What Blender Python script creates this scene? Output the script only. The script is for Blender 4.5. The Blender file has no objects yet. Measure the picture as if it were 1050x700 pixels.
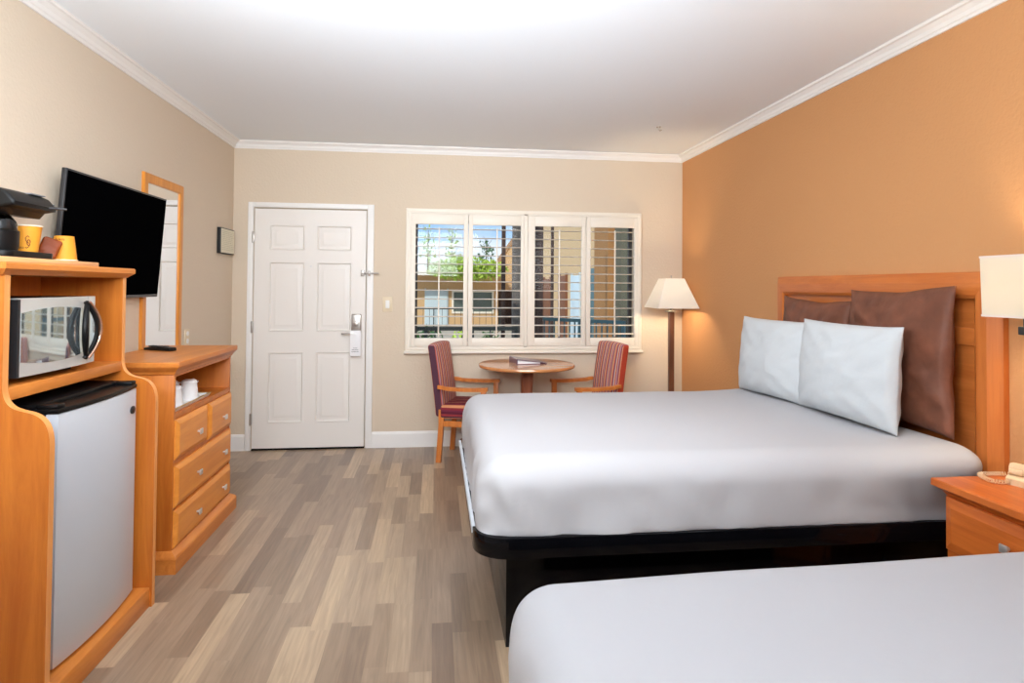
import bpy, bmesh, math, random
from mathutils import Vector, Matrix, Euler, noise
random.seed(7)
R = math.radians
SC = bpy.context.scene
COL = SC.collection

# ------------------------------------------------------------------ camera, world, lights, exposure
cam_data = bpy.data.cameras.new('camera')
cam = bpy.data.objects.new('camera', cam_data); COL.objects.link(cam)
F, YAW, PITCH, ROLL, CY, EYE = 643.76, 0.1210, 0.0196, 0.0078, 281.12, 1.3954
cam_data.sensor_fit = 'HORIZONTAL'; cam_data.sensor_width = 36.0
cam_data.lens = F / 1050 * 36.0
cam_data.shift_y = -(350 - CY) / 1050
cam_data.clip_start = 0.02; cam_data.clip_end = 300
_f = Vector((math.sin(YAW), math.cos(YAW), 0)); _r = Vector((math.cos(YAW), -math.sin(YAW), 0)); _u = Vector((0, 0, 1))
_f2 = _f * math.cos(PITCH) + _u * math.sin(PITCH); _u2 = -_f * math.sin(PITCH) + _u * math.cos(PITCH)
_r3 = _r * math.cos(ROLL) + _u2 * math.sin(ROLL); _u3 = -_r * math.sin(ROLL) + _u2 * math.cos(ROLL)
cam.matrix_world = Matrix(((_r3.x, _u3.x, -_f2.x, 0), (_r3.y, _u3.y, -_f2.y, 0), (_r3.z, _u3.z, -_f2.z, EYE), (0, 0, 0, 1)))
SC.camera = cam

vs = SC.view_settings
vs.view_transform = 'Standard'; vs.look = 'None'; vs.gamma = 1.0; vs.use_curve_mapping = False
vs.exposure = 0.25
SC.cycles.max_bounces = 8; SC.cycles.diffuse_bounces = 5; SC.cycles.transparent_max_bounces = 12

wd = bpy.data.worlds.new('sky'); SC.world = wd; wd.use_nodes = True
_n = wd.node_tree.nodes; _l = wd.node_tree.links
_bg = _n['Background']; _bg.inputs['Strength'].default_value = 1.0
_tc = _n.new('ShaderNodeTexCoord'); _nz = _n.new('ShaderNodeTexNoise'); _nz.inputs['Scale'].default_value = 5.0; _nz.inputs['Detail'].default_value = 6
_mp = _n.new('ShaderNodeMapping'); _mp.inputs['Scale'].default_value = (1, 1, 3)
_cr = _n.new('ShaderNodeValToRGB')
_cr.color_ramp.elements[0].position = 0.42; _cr.color_ramp.elements[0].color = (0.40, 0.62, 0.95, 1)
_cr.color_ramp.elements[1].position = 0.62; _cr.color_ramp.elements[1].color = (0.86, 0.91, 1.0, 1)
_l.new(_tc.outputs['Generated'], _mp.inputs['Vector']); _l.new(_mp.outputs[0], _nz.inputs['Vector'])
_l.new(_nz.outputs['Fac'], _cr.inputs['Fac']); _l.new(_cr.outputs['Color'], _bg.inputs['Color'])


def lamp(name, kind, loc, energy, color=(1, 1, 1), size=None, aim=None, radius=None):
    d = bpy.data.lights.new(name, kind); d.energy = energy; d.color = color
    if kind == 'AREA':
        d.shape = 'RECTANGLE'; d.size, d.size_y = size
    if radius is not None:
        d.shadow_soft_size = radius
    o = bpy.data.objects.new(name, d); COL.objects.link(o); o.location = loc
    if aim is not None:
        o.rotation_euler = (Vector(aim) - Vector(loc)).to_track_quat('-Z', 'Y').to_euler()
    return o


sun = lamp('sun', 'SUN', (-10, -10, 20), 2.6, (1.0, 0.93, 0.82), aim=(-4.6, -3.6, 14.6)); sun.data.angle = R(0.5)
lamp('bounce_fill_light', 'AREA', (-0.5, 0.50, 1.86), 92, (0.87, 0.94, 1.0), (1.7, 0.8), aim=(-0.2, 2.5, 3.75))  # unseen fill aimed upward, added to brighten the ceiling and room
_a = lamp('ceiling_fill_light', 'AREA', (-0.2, 1.30, 2.10), 9, (0.87, 0.94, 1.0), (1.8, 0.3), aim=(0.5, 4.6, 2.80)); _a.data.spread = R(75)  # extra unseen fill to lift the far ceiling
_a = lamp('forward_fill_light', 'AREA', (0.1, 1.75, 2.42), 17, (0.92, 0.96, 1.0), (2.4, 0.4), aim=(0.2, 4.3, 0.3)); _a.data.spread = R(110)  # unseen fill added for the far bed, floor and back wall
_a = lamp('side_fill_light', 'AREA', (1.85, -0.95, 1.95), 9, (0.90, 0.95, 1.0), (1.2, 1.2), aim=(-1.7, 2.6, 1.5)); _a.data.spread = R(100)  # unseen side fill added for the left wall and cabinet fronts

# ------------------------------------------------------------------ builder
ORIGIN = {}


class B:
    def __init__(s): s.bm = bmesh.new()

    def _grab(s, old):
        return [v for v in s.bm.verts if v not in old]

    def box(s, lo, hi, bev=0.0, seg=2, mat=None):
        lo, hi = Vector(lo), Vector(hi)
        r = bmesh.ops.create_cube(s.bm, size=1.0)
        c = (lo + hi) / 2; d = hi - lo
        for v in r['verts']:
            v.co = Vector((v.co.x * d.x, v.co.y * d.y, v.co.z * d.z)) + c
            if mat: v.co = mat @ v.co
        if bev:
            ed = list({e for v in r['verts'] for e in v.link_edges})
            bmesh.ops.bevel(s.bm, geom=ed, offset=min(bev, min(abs(d.x), abs(d.y), abs(d.z)) * .45), segments=seg, profile=.5, affect='EDGES')
        return s

    def prism(s, pts, axis, a0, a1, bev=0.0, seg=2, mat=None):
        def P(p, a):
            q = {'x': (a, p[0], p[1]), 'y': (p[0], a, p[1]), 'z': (p[0], p[1], a)}[axis]
            q = Vector(q)
            return mat @ q if mat else q
        A = [s.bm.verts.new(P(p, a0)) for p in pts]; Bv = [s.bm.verts.new(P(p, a1)) for p in pts]
        n = len(pts)
        fs = [s.bm.faces.new(A), s.bm.faces.new(Bv[::-1])]
        for i in range(n):
            fs.append(s.bm.faces.new((A[i], Bv[i], Bv[(i + 1) % n], A[(i + 1) % n])))
        bmesh.ops.recalc_face_normals(s.bm, faces=fs)
        if bev:
            ed = list({e for f in fs[:2] for e in f.edges})
            bmesh.ops.bevel(s.bm, geom=ed, offset=bev, segments=seg, profile=.5, affect='EDGES')
        return s

    def rings(s, rings, closed=True, cap=True):
        L = [[s.bm.verts.new(p) for p in r] for r in rings]
        n = len(L[0]); fs = []
        for a, b in zip(L, L[1:]):
            for i in range(n if closed else n - 1):
                j = (i + 1) % n
                try: fs.append(s.bm.faces.new((a[i], a[j], b[j], b[i])))
                except ValueError: pass
        if cap and closed:
            for r in (L[0][::-1], L[-1]):
                try: fs.append(s.bm.faces.new(r))
                except ValueError: pass
        bmesh.ops.recalc_face_normals(s.bm, faces=fs)
        return s

    def lathe(s, prof, c=(0, 0, 0), n=32, cap=True, mat=None):
        c = Vector(c)
        rr = []
        for r, z in prof:
            ring = [Vector((r * math.cos(2 * math.pi * i / n), r * math.sin(2 * math.pi * i / n), z)) for i in range(n)]
            rr.append([(mat @ p if mat else p) + c for p in ring])
        return s.rings(rr, True, cap)

    def tube(s, pts, r, n=10, cap=True):
        pts = [Vector(p) for p in pts]; rr = []
        rad = r if isinstance(r, (list, tuple)) else [r] * len(pts)
        up = None
        for i, p in enumerate(pts):
            t = (pts[min(i + 1, len(pts) - 1)] - pts[max(i - 1, 0)]).normalized()
            if up is None:
                up = t.orthogonal().normalized()
            up = (up - t * up.dot(t))
            up = up.normalized() if up.length > 1e-6 else t.orthogonal().normalized()
            w = t.cross(up)
            rr.append([p + (up * math.cos(2 * math.pi * k / n) + w * math.sin(2 * math.pi * k / n)) * rad[i] for k in range(n)])
        return s.rings(rr, True, cap)

    def cyl(s, p0, p1, r0, r1=None, n=16):
        return s.tube([p0, p1], [r0, r0 if r1 is None else r1], n)

    def loops(s, o, U, V, N, w, h, prof, close=True):
        """mitred rectangular moulding: prof = [(inset, height)...]; close fills the innermost loop"""
        o, U, V, N = Vector(o), Vector(U), Vector(V), Vector(N)
        L = []
        for d, hh in prof:
            L.append([o + U * d + V * d + N * hh, o + U * (w - d) + V * d + N * hh, o + U * (w - d) + V * (h - d) + N * hh, o + U * d + V * (h - d) + N * hh])
        s.rings(L, True, False)
        if close:
            f = s.bm.faces.new([s.bm.verts.new(p) for p in L[-1]])
            f.normal_update()
            if f.normal.dot(N) < 0: f.normal_flip()
        return s

    def rbox(s, lo, hi, r, m=5, n=(10, 10, 4), fn=None):
        lo, hi = Vector(lo), Vector(hi); r = Vector(r)
        def ax(k):
            a = [lo[k] + r[k] * (1 - math.cos(i / m * math.pi / 2)) if False else lo[k] + r[k] * i / m for i in range(m)]
            b = [lo[k] + r[k] + (hi[k] - lo[k] - 2 * r[k]) * i / n[k] for i in range(n[k])]
            c = [hi[k] - r[k] + r[k] * i / m for i in range(m + 1)]
            return a + b + c
        A = [ax(0), ax(1), ax(2)]; cache = {}
        def vert(i, j, k):
            key = (i, j, k)
            if key in cache: return cache[key]
            p = Vector((A[0][i], A[1][j], A[2][k]))
            q = Vector([min(max(p[t], lo[t] + r[t]), hi[t] - r[t]) for t in range(3)])
            d = Vector([(p[t] - q[t]) / r[t] for t in range(3)])
            if d.length > 1e-9:
                mx = max(abs(d[0]), abs(d[1]), abs(d[2]))
                d = d * (mx / d.length) if True else d
                p = q + Vector([d[t] * r[t] for t in range(3)])
            if fn: p = fn(p)
            v = s.bm.verts.new(p); cache[key] = v
            return v
        I, J, K = len(A[0]) - 1, len(A[1]) - 1, len(A[2]) - 1
        fs = []
        for k in (0, K):
            for i in range(I):
                for j in range(J): fs.append(s.bm.faces.new((vert(i, j, k), vert(i + 1, j, k), vert(i + 1, j + 1, k), vert(i, j + 1, k))))
        for j in (0, J):
            for i in range(I):
                for k in range(K): fs.append(s.bm.faces.new((vert(i, j, k), vert(i + 1, j, k), vert(i + 1, j, k + 1), vert(i, j, k + 1))))
        for i in (0, I):
            for j in range(J):
                for k in range(K): fs.append(s.bm.faces.new((vert(i, j, k), vert(i, j + 1, k), vert(i, j + 1, k + 1), vert(i, j, k + 1))))
        bmesh.ops.recalc_face_normals(s.bm, faces=fs)
        return s

    def obj(s, name, mat, parent=None, label=None, angle=35):
        me = bpy.data.meshes.new(name)
        o = bpy.data.objects.new(name, me); COL.objects.link(o)
        if parent is not None and parent in ORIGIN:
            off = ORIGIN[parent]; ORIGIN[o] = off
            for v in s.bm.verts: v.co -= off
        s.bm.to_mesh(me); s.bm.free()
        for m in (mat if isinstance(mat, (list, tuple)) else [mat]): me.materials.append(m)
        me.shade_smooth(); me.set_sharp_from_angle(angle=R(angle))
        if parent is not None: o.parent = parent
        if label: o['label'] = label
        return o


def thing(name, label, cat, loc, rz=0.0, group=None, world=True):
    o = bpy.data.objects.new(name, None); COL.objects.link(o)
    o.empty_display_size = .1
    o.location = loc; o.rotation_euler = (0, 0, rz)
    if world: ORIGIN[o] = Vector(loc)
    return tag(o, label, cat, group)


def tag(o, label, cat, group=None, kind=None):
    o['label'] = label; o['category'] = cat
    if group: o['group'] = group
    if kind: o['kind'] = kind
    return o


def struct(o):
    o['kind'] = 'structure'; return o


def copy_tree(o, parent=None):
    c = o.copy(); COL.objects.link(c)
    if parent is not None: c.parent = parent
    for ch in list(o.children): copy_tree(ch, c)
    return c


def at_base(o, loc):
    """move a single-mesh thing's origin to loc (its base) without moving it"""
    loc = Vector(loc)
    for v in o.data.vertices: v.co -= loc
    o.location = loc
    return o


# ------------------------------------------------------------------ materials
def lin(c):
    return tuple(((x / 255) / 12.92 if x / 255 <= .04045 else ((x / 255 + .055) / 1.055) ** 2.4) for x in c) + (1,)


def pbr(name, c, rough=.5, metal=0.0, spec=.5, **kw):
    m = bpy.data.materials.new(name); m.use_nodes = True
    b = m.node_tree.nodes['Principled BSDF']
    b.inputs['Base Color'].default_value = lin(c); b.inputs['Roughness'].default_value = rough
    b.inputs['Metallic'].default_value = metal; b.inputs['Specular IOR Level'].default_value = spec
    for k, v in kw.items(): b.inputs[k.replace('_', ' ')].default_value = v
    return m


def nodes(m): return m.node_tree.nodes, m.node_tree.links, m.node_tree.nodes['Principled BSDF']


def bumpy(m, scale, strength, dist=.01, detail=3, stretch=None, color_amt=0.0):
    n, l, b = nodes(m)
    tc = n.new('ShaderNodeTexCoord'); mp = n.new('ShaderNodeMapping'); nz = n.new('ShaderNodeTexNoise')
    if stretch: mp.inputs['Scale'].default_value = stretch
    nz.inputs['Scale'].default_value = scale; nz.inputs['Detail'].default_value = detail
    l.new(tc.outputs['Object'], mp.inputs[0]); l.new(mp.outputs[0], nz.inputs['Vector'])
    bp = n.new('ShaderNodeBump'); bp.inputs['Strength'].default_value = strength; bp.inputs['Distance'].default_value = dist
    l.new(nz.outputs['Fac'], bp.inputs['Height']); l.new(bp.outputs[0], b.inputs['Normal'])
    if color_amt:
        base = b.inputs['Base Color'].default_value[:]
        cr = n.new('ShaderNodeValToRGB')
        cr.color_ramp.elements[0].position = .3; cr.color_ramp.elements[1].position = .7
        cr.color_ramp.elements[0].color = tuple(x * (1 - color_amt) for x in base[:3]) + (1,)
        cr.color_ramp.elements[1].color = tuple(min(1, x * (1 + color_amt)) for x in base[:3]) + (1,)
        l.new(nz.outputs['Fac'], cr.inputs[0]); l.new(cr.outputs[0], b.inputs['Base Color'])
    return m


def wood(name, c1, c2, axis='z', rough=.38, spec=.4):
    m = pbr(name, c1, rough, 0, spec); n, l, b = nodes(m)
    tc = n.new('ShaderNodeTexCoord'); mp = n.new('ShaderNodeMapping')
    sc = {'x': (1.2, 14, 14), 'y': (14, 1.2, 14), 'z': (14, 14, 1.2)}[axis]
    mp.inputs['Scale'].default_value = sc
    l.new(tc.outputs['Object'], mp.inputs[0])
    a = n.new('ShaderNodeTexNoise'); a.inputs['Scale'].default_value = 1.3; a.inputs['Detail'].default_value = 7; a.inputs['Roughness'].default_value = .65; a.inputs['Distortion'].default_value = .6
    l.new(mp.outputs[0], a.inputs['Vector'])
    cr = n.new('ShaderNodeValToRGB'); e = cr.color_ramp.elements
    e[0].position = .32; e[0].color = lin(c2); e[1].position = .66; e[1].color = lin(c1)
    l.new(a.outputs['Fac'], cr.inputs[0])
    # small knots
    vz = n.new('ShaderNodeTexVoronoi'); vz.inputs['Scale'].default_value = 2.1
    l.new(tc.outputs['Object'], vz.inputs['Vector'])
    mr = n.new('ShaderNodeMapRange'); mr.inputs['From Min'].default_value = .015; mr.inputs['From Max'].default_value = .045
    mr.inputs['To Min'].default_value = .45; mr.inputs['To Max'].default_value = 1
    l.new(vz.outputs['Distance'], mr.inputs['Value'])
    mx = n.new('ShaderNodeMix'); mx.data_type = 'RGBA'; mx.blend_type = 'MULTIPLY'; mx.inputs['Factor'].default_value = 1
    l.new(cr.outputs[0], mx.inputs['A']); l.new(mr.outputs[0], mx.inputs['B'])
    l.new(mx.outputs['Result'], b.inputs['Base Color'])
    bp = n.new('ShaderNodeBump'); bp.inputs['Strength'].default_value = .05; bp.inputs['Distance'].default_value = .002
    l.new(a.outputs['Fac'], bp.inputs['Height']); l.new(bp.outputs[0], b.inputs['Normal'])
    return m


def stripes(name, expr, period, cols):
    m = pbr(name, (128, 60, 60), .85, 0, .2); n, l, b = nodes(m)
    tc = n.new('ShaderNodeTexCoord'); sx = n.new('ShaderNodeSeparateXYZ'); l.new(tc.outputs['Object'], sx.inputs[0])
    if expr == 'y': src = sx.outputs['Y']
    else:
        sb = n.new('ShaderNodeMath'); sb.operation = 'SUBTRACT'; l.new(sx.outputs['Y'], sb.inputs[0]); l.new(sx.outputs['Z'], sb.inputs[1]); src = sb.outputs[0]
    d = n.new('ShaderNodeMath'); d.operation = 'DIVIDE'; d.inputs[1].default_value = period; l.new(src, d.inputs[0])
    fr = n.new('ShaderNodeMath'); fr.operation = 'FRACT'; l.new(d.outputs[0], fr.inputs[0])
    cr = n.new('ShaderNodeValToRGB'); cr.color_ramp.interpolation = 'CONSTANT'
    e = cr.color_ramp.elements
    while len(e) < len(cols): e.new(.5)
    for k, (p, c) in enumerate(cols): e[k].position = p; e[k].color = lin(c)
    l.new(fr.outputs[0], cr.inputs[0]); l.new(cr.outputs[0], b.inputs['Base Color'])
    nz = n.new('ShaderNodeTexNoise'); nz.inputs['Scale'].default_value = 400
    l.new(tc.outputs['Object'], nz.inputs['Vector'])
    bp = n.new('ShaderNodeBump'); bp.inputs['Strength'].default_value = .15; bp.inputs['Distance'].default_value = .002
    l.new(nz.outputs['Fac'], bp.inputs['Height']); l.new(bp.outputs[0], b.inputs['Normal'])
    return m


def emit(name, c, strength):
    m = bpy.data.materials.new(name); m.use_nodes = True; n = m.node_tree.nodes; l = m.node_tree.links
    n.remove(n['Principled BSDF']); e = n.new('ShaderNodeEmission'); e.inputs[0].default_value = lin(c); e.inputs[1].default_value = strength
    l.new(e.outputs[0], n['Material Output'].inputs[0]); return m


def shade_mat(name, c, trans=.6):
    m = bpy.data.materials.new(name); m.use_nodes = True; n = m.node_tree.nodes; l = m.node_tree.links
    n.remove(n['Principled BSDF'])
    d = n.new('ShaderNodeBsdfDiffuse'); t = n.new('ShaderNodeBsdfTranslucent'); mx = n.new('ShaderNodeMixShader')
    d.inputs[0].default_value = lin(c); t.inputs[0].default_value = lin(c); mx.inputs[0].default_value = trans
    l.new(d.outputs[0], mx.inputs[1]); l.new(t.outputs[0], mx.inputs[2]); l.new(mx.outputs[0], n['Material Output'].inputs[0]); return m


def glass_mat(name, tint=(255, 255, 255), refl=.6):
    m = bpy.data.materials.new(name); m.use_nodes = True; n = m.node_tree.nodes; l = m.node_tree.links
    n.remove(n['Principled BSDF'])
    t = n.new('ShaderNodeBsdfTransparent'); t.inputs[0].default_value = lin(tint)
    g = n.new('ShaderNodeBsdfGlossy'); g.inputs['Roughness'].default_value = .01
    fr = n.new('ShaderNodeFresnel'); fr.inputs[0].default_value = 1.3
    mu = n.new('ShaderNodeMath'); mu.operation = 'MULTIPLY'; mu.inputs[1].default_value = refl
    l.new(fr.outputs[0], mu.inputs[0])
    mx = n.new('ShaderNodeMixShader'); l.new(mu.outputs[0], mx.inputs[0]); l.new(t.outputs[0], mx.inputs[1]); l.new(g.outputs[0], mx.inputs[2])
    l.new(mx.outputs[0], n['Material Output'].inputs[0]); return m


M = {}
M['cream'] = bumpy(pbr('cream_wall_paint', (216, 200, 179), .8, 0, .3), 60, .3, .007, 3)
M['orange'] = bumpy(pbr('orange_wall_paint', (204, 148, 98), .7, 0, .35), 60, .4, .007, 3)
M['ceiling'] = bumpy(pbr('ceiling_paint', (238, 244, 250), .9, 0, .2), 40, .15, .004, 4)
M['trim'] = pbr('white_trim_paint', (238, 236, 233), .45, 0, .4)
M['door'] = bumpy(pbr('door_paint', (233, 228, 222), .42, 0, .4), 9, .08, .002, 4, (30, 30, 1.5))
M['shutter'] = pbr('shutter_paint', (236, 228, 214), .42, 0, .4)
M['maple'] = wood('maple_upright', (206, 122, 46), (180, 96, 30), 'z')
M['maple_y'] = wood('maple_lengthwise', (220, 138, 62), (194, 110, 42), 'y')
M['maple_x'] = wood('maple_crosswise', (222, 138, 62), (196, 110, 42), 'x')
M['maple_lit'] = wood('maple_lit_front', (240, 164, 92), (226, 146, 74), 'z', .25, .6)  # lighter maple puts the front edges' brighter lighting into the colour
M['drawer'] = wood('maple_drawer', (234, 152, 66), (214, 130, 50), 'y', .36)
M['cherry'] = wood('headboard_wood_upright', (208, 122, 58), (180, 94, 38), 'z', .3, .45)
M['cherry_y'] = wood('headboard_wood_lengthwise', (208, 122, 58), (180, 94, 38), 'y', .3, .45)
M['night'] = wood('nightstand_wood', (214, 116, 48), (184, 90, 34), 'y', .34, .4)
M['table'] = wood('table_wood', (212, 146, 90), (186, 120, 74), 'x', .14, .7)
M['pedestal'] = wood('pedestal_wood', (170, 104, 74), (134, 74, 50), 'z', .35)
M['chairwood'] = wood('chair_wood', (214, 132, 66), (184, 102, 46), 'z', .32)
M['mirrorwood'] = wood('mirror_frame_wood', (226, 150, 62), (204, 126, 44), 'z', .35)
M['lampwood'] = wood('lamp_pole_wood', (134, 84, 58), (96, 58, 40), 'z', .3)
M['sheet'] = bumpy(pbr('white_sheet', (180, 179, 182), .85, 0, .15), 6, .10, .02, 5)
M['pillow'] = bumpy(pbr('white_pillow_cotton', (196, 200, 203), .85, 0, .15), 14, .22, .02, 5)
M['brown'] = bumpy(pbr('brown_satin', (112, 68, 50), .55, 0, .35), 11, .35, .02, 5, None, .25)
M['laminate'] = pbr('black_laminate', (9, 9, 12), .08, 0, .2)
M['edge'] = pbr('pale_rim_line', (206, 212, 220), .2, 0, .6)
M['black'] = pbr('black_plastic', (12, 12, 13), .4, 0, .25)
M['blackmat'] = pbr('matt_black_plastic', (24, 24, 26), .55, 0, .4)
M['screen'] = pbr('tv_screen', (4, 4, 5), .4, 0, .0, IOR=1.12)
M['bezel'] = pbr('tv_bezel', (58, 58, 60), .35, .5, .5)
M['steel'] = bumpy(pbr('brushed_fridge_steel', (206, 212, 220), .4, .25, .5), 30, .06, .001, 3, (1, 1, 40))
M['chrome'] = pbr('chrome', (222, 220, 218), .3, .75)
M['nickel'] = pbr('satin_nickel', (176, 170, 164), .34, .9)
M['silver'] = pbr('silver_plastic', (214, 214, 210), .28, .45, .5)
M['mwglass'] = pbr('microwave_window', (206, 222, 228), .04, .92, .6)
M['copper'] = pbr('handle_edge_metal', (206, 168, 146), .2, .9)
M['mirror'] = pbr('mirror_glass', (240, 240, 240), .01, 1.0)
M['white'] = pbr('white_plastic', (238, 236, 232), .45, 0, .4)
M['paper'] = pbr('white_paper', (240, 240, 242), .8, 0, .2)
M['ivory'] = pbr('ivory_plastic', (226, 208, 178), .45, 0, .4)
M['phone'] = pbr('phone_plastic', (230, 200, 160), .5, 0, .4)
M['cup'] = bumpy(pbr('orange_paper_cup', (222, 148, 46), .6, 0, .3), 20, .02, .001, 2, None, .08)
M['cupin'] = pbr('cup_inside_paper', (240, 226, 200), .7, 0, .2)
M['ink'] = pbr('brown_ink', (110, 60, 36), .7, 0, .2)
M['greyink'] = pbr('grey_ink', (120, 120, 124), .8, 0, .2)
M['pouch'] = pbr('coffee_pouch', (124, 56, 20), .35, 0, .15)
M['dark'] = pbr('dark_gap', (12, 11, 10), .8, 0, .1)
M['shade'] = shade_mat('lamp_shade_linen', (248, 247, 244), .55)
M['shade2'] = shade_mat('sconce_shade_linen', (226, 220, 208), .45)
M['hem'] = pbr('shade_hem', (226, 214, 206), .8)
M['bulb'] = emit('lamp_bulb_glow', (255, 228, 186), 6)
M['glass'] = glass_mat('window_glass', (250, 252, 252), .5)
M['carafe'] = glass_mat('tinted_carafe_glass', (120, 112, 104), 2.2)
M['notice'] = pbr('cream_notice_paper', (226, 220, 196), .6, 0, .3)
M['purple'] = pbr('mauve_vinyl', (118, 92, 110), .25, 0, .6)
M['cloth'] = pbr('thin_wrap', (242, 240, 240), .4, 0, .5)
BACKC = [(0, (160, 76, 78)), (.16, (224, 176, 138)), (.32, (200, 88, 74)), (.46, (122, 92, 116)), (.60, (228, 196, 172)), (.72, (200, 96, 72)), (.86, (182, 152, 164))]
M['stripe'] = stripes('striped_back_fabric', 'y', .098, BACKC)
M['stripeseat'] = stripes('striped_seat_fabric', 'y-z', .09, [(0, (92, 34, 50)), (.2, (150, 56, 60)), (.4, (50, 36, 58)), (.55, (206, 140, 100)), (.66, (140, 48, 56)), (.85, (112, 44, 66))])
M['welt'] = pbr('dark_red_fabric_side', (176, 66, 46), .85, 0, .2)
M['weltdark'] = pbr('plum_fabric_side', (84, 52, 66), .85, 0, .2)


def floor_material():
    m = pbr('wood_look_plank_floor', (160, 136, 112), .28, 0, .5); n, l, b = nodes(m)
    def math_(op, a, c=None):
        q = n.new('ShaderNodeMath'); q.operation = op
        for k, v in enumerate((a, c)):
            if v is None: continue
            if isinstance(v, (int, float)): q.inputs[k].default_value = v
            else: l.new(v, q.inputs[k])
        return q.outputs[0]
    tc = n.new('ShaderNodeTexCoord'); sx = n.new('ShaderNodeSeparateXYZ'); l.new(tc.outputs['Object'], sx.inputs[0])
    sid = math_('FLOOR', math_('DIVIDE', sx.outputs['X'], .082))
    w1 = n.new('ShaderNodeTexWhiteNoise'); w1.noise_dimensions = '1D'; l.new(sid, w1.inputs['W'])
    ln = math_('ADD', math_('MULTIPLY', w1.outputs['Value'], .5), .45)
    w1b = n.new('ShaderNodeTexWhiteNoise'); w1b.noise_dimensions = '1D'; l.new(math_('ADD', sid, 37.3), w1b.inputs['W'])
    yy = math_('ADD', math_('DIVIDE', sx.outputs['Y'], ln), math_('MULTIPLY', w1b.outputs['Value'], 9.0))
    pid = math_('FLOOR', yy)
    cb = n.new('ShaderNodeCombineXYZ'); l.new(sid, cb.inputs[0]); l.new(pid, cb.inputs[1])
    w2 = n.new('ShaderNodeTexWhiteNoise'); w2.noise_dimensions = '2D'; l.new(cb.outputs[0], w2.inputs['Vector'])
    cr = n.new('ShaderNodeValToRGB'); e = cr.color_ramp.elements
    for k in range(3): e.new(.5)
    for k, (p, c) in enumerate([(0, (128, 107, 90)), (.3, (144, 122, 102)), (.55, (154, 131, 110)), (.8, (165, 142, 119)), (1, (188, 163, 134))]):
        e[k].position = p; e[k].color = lin(c)
    l.new(w2.outputs['Value'], cr.inputs[0])
    # grain, shifted per plank
    sh = n.new('ShaderNodeVectorMath'); sh.operation = 'MULTIPLY_ADD'; sh.inputs[1].default_value = (3.1, 7.7, 0)
    l.new(cb.outputs[0], sh.inputs[0]); l.new(tc.outputs['Object'], sh.inputs[2])
    mp = n.new('ShaderNodeMapping'); mp.inputs['Scale'].default_value = (60, 3.2, 1); l.new(sh.outputs[0], mp.inputs[0])
    nz = n.new('ShaderNodeTexNoise'); nz.inputs['Scale'].default_value = 1.0; nz.inputs['Detail'].default_value = 6; nz.inputs['Distortion'].default_value = .8
    l.new(mp.outputs[0], nz.inputs['Vector'])
    mr = n.new('ShaderNodeMapRange'); mr.inputs['From Min'].default_value = .3; mr.inputs['From Max'].default_value = .7; mr.inputs['To Min'].default_value = .80; mr.inputs['To Max'].default_value = 1.10
    l.new(nz.outputs['Fac'], mr.inputs['Value'])
    mx = n.new('ShaderNodeMix'); mx.data_type = 'RGBA'; mx.blend_type = 'MULTIPLY'; mx.inputs['Factor'].default_value = 1
    l.new(cr.outputs[0], mx.inputs['A']); l.new(mr.outputs[0], mx.inputs['B']); l.new(mx.outputs['Result'], b.inputs['Base Color'])
    bp = n.new('ShaderNodeBump'); bp.inputs['Strength'].default_value = .25; bp.inputs['Distance'].default_value = .002
    l.new(nz.outputs['Fac'], bp.inputs['Height']); l.new(bp.outputs[0], b.inputs['Normal'])
    return m


M['floor'] = floor_material()

# ------------------------------------------------------------------ room shell
XL, XR, YB, YF, ZC = -1.702, 2.248, 5.537, -1.7, 2.61
T = .14
struct(B().box((XL - T, YF - T, -.12), (XR + T, YB + .16, 0)).obj('floor', M['floor']))
struct(B().box((XL - T, YF - T, ZC), (XR + T, YB + .16, ZC + .15)).obj('ceiling', M['ceiling']))
struct(B().box((XL - T, YF, 0), (XL, YB, ZC)).obj('wall_left', M['cream']))
struct(B().box((XR, YF, 0), (XR + T, YB, ZC)).obj('wall_right', M['orange']))
struct(B().box((XL - T, YF - T, 0), (XR + T, YF, ZC)).obj('wall_front', M['cream']))
# back wall with a door opening and a window opening
DX0, DX1, DZ = -1.527, -.595, 2.047          # door slab
WX0, WX1, WZ0, WZ1 = -.19, 1.80, .90, 1.985  # window opening
bw = B()
bw.box((XL - T, YB, 0), (DX0, YB + .16, ZC)).box((DX0, YB, DZ), (DX1, YB + .16, ZC)).box((DX1, YB, 0), (WX0, YB + .16, ZC))
bw.box((WX0, YB, 0), (WX1, YB + .16, WZ0)).box((WX0, YB, WZ1), (WX1, YB + .16, ZC)).box((WX1, YB, 0), (XR + T, YB + .16, ZC))
struct(bw.obj('wall_back', M['cream']))

# crown moulding
CR = [(0, -.062), (.010, -.062), (.014, -.050), (.020, -.046), (.026, -.030), (.044, -.014), (.056, -.012), (.060, 0), (0, 0)]
struct(B().prism([(YB - d, ZC + z) for d, z in CR], 'x', XL, XR).obj('trim_1', M['trim'], angle=20))
struct(B().prism([(XL + d, ZC + z) for d, z in CR], 'y', YF, YB - .0).obj('trim_2', M['trim'], angle=20))
struct(B().prism([(XR - d, ZC + z) for d, z in CR], 'y', YF, YB - .0).obj('trim_3', M['trim'], angle=20))
# baseboards
def base_prof(s, w): return [(w, 0), (w + s * .014, 0), (w + s * .014, .118), (w + s * .008, .134), (w, .137)]
bb = B().prism(base_prof(-1, YB), 'x', XL, -1.58).prism(base_prof(-1, YB), 'x', -.533, XR)
struct(bb.obj('baseboard_back', M['trim'], angle=20))
struct(B().prism(base_prof(1, XL), 'y', YF, YB - .015).obj('baseboard_left', M['trim'], angle=20))
struct(B().prism(base_prof(-1, XR), 'y', YF, YB - .015).obj('baseboard_right', M['trim'], angle=20))

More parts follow.
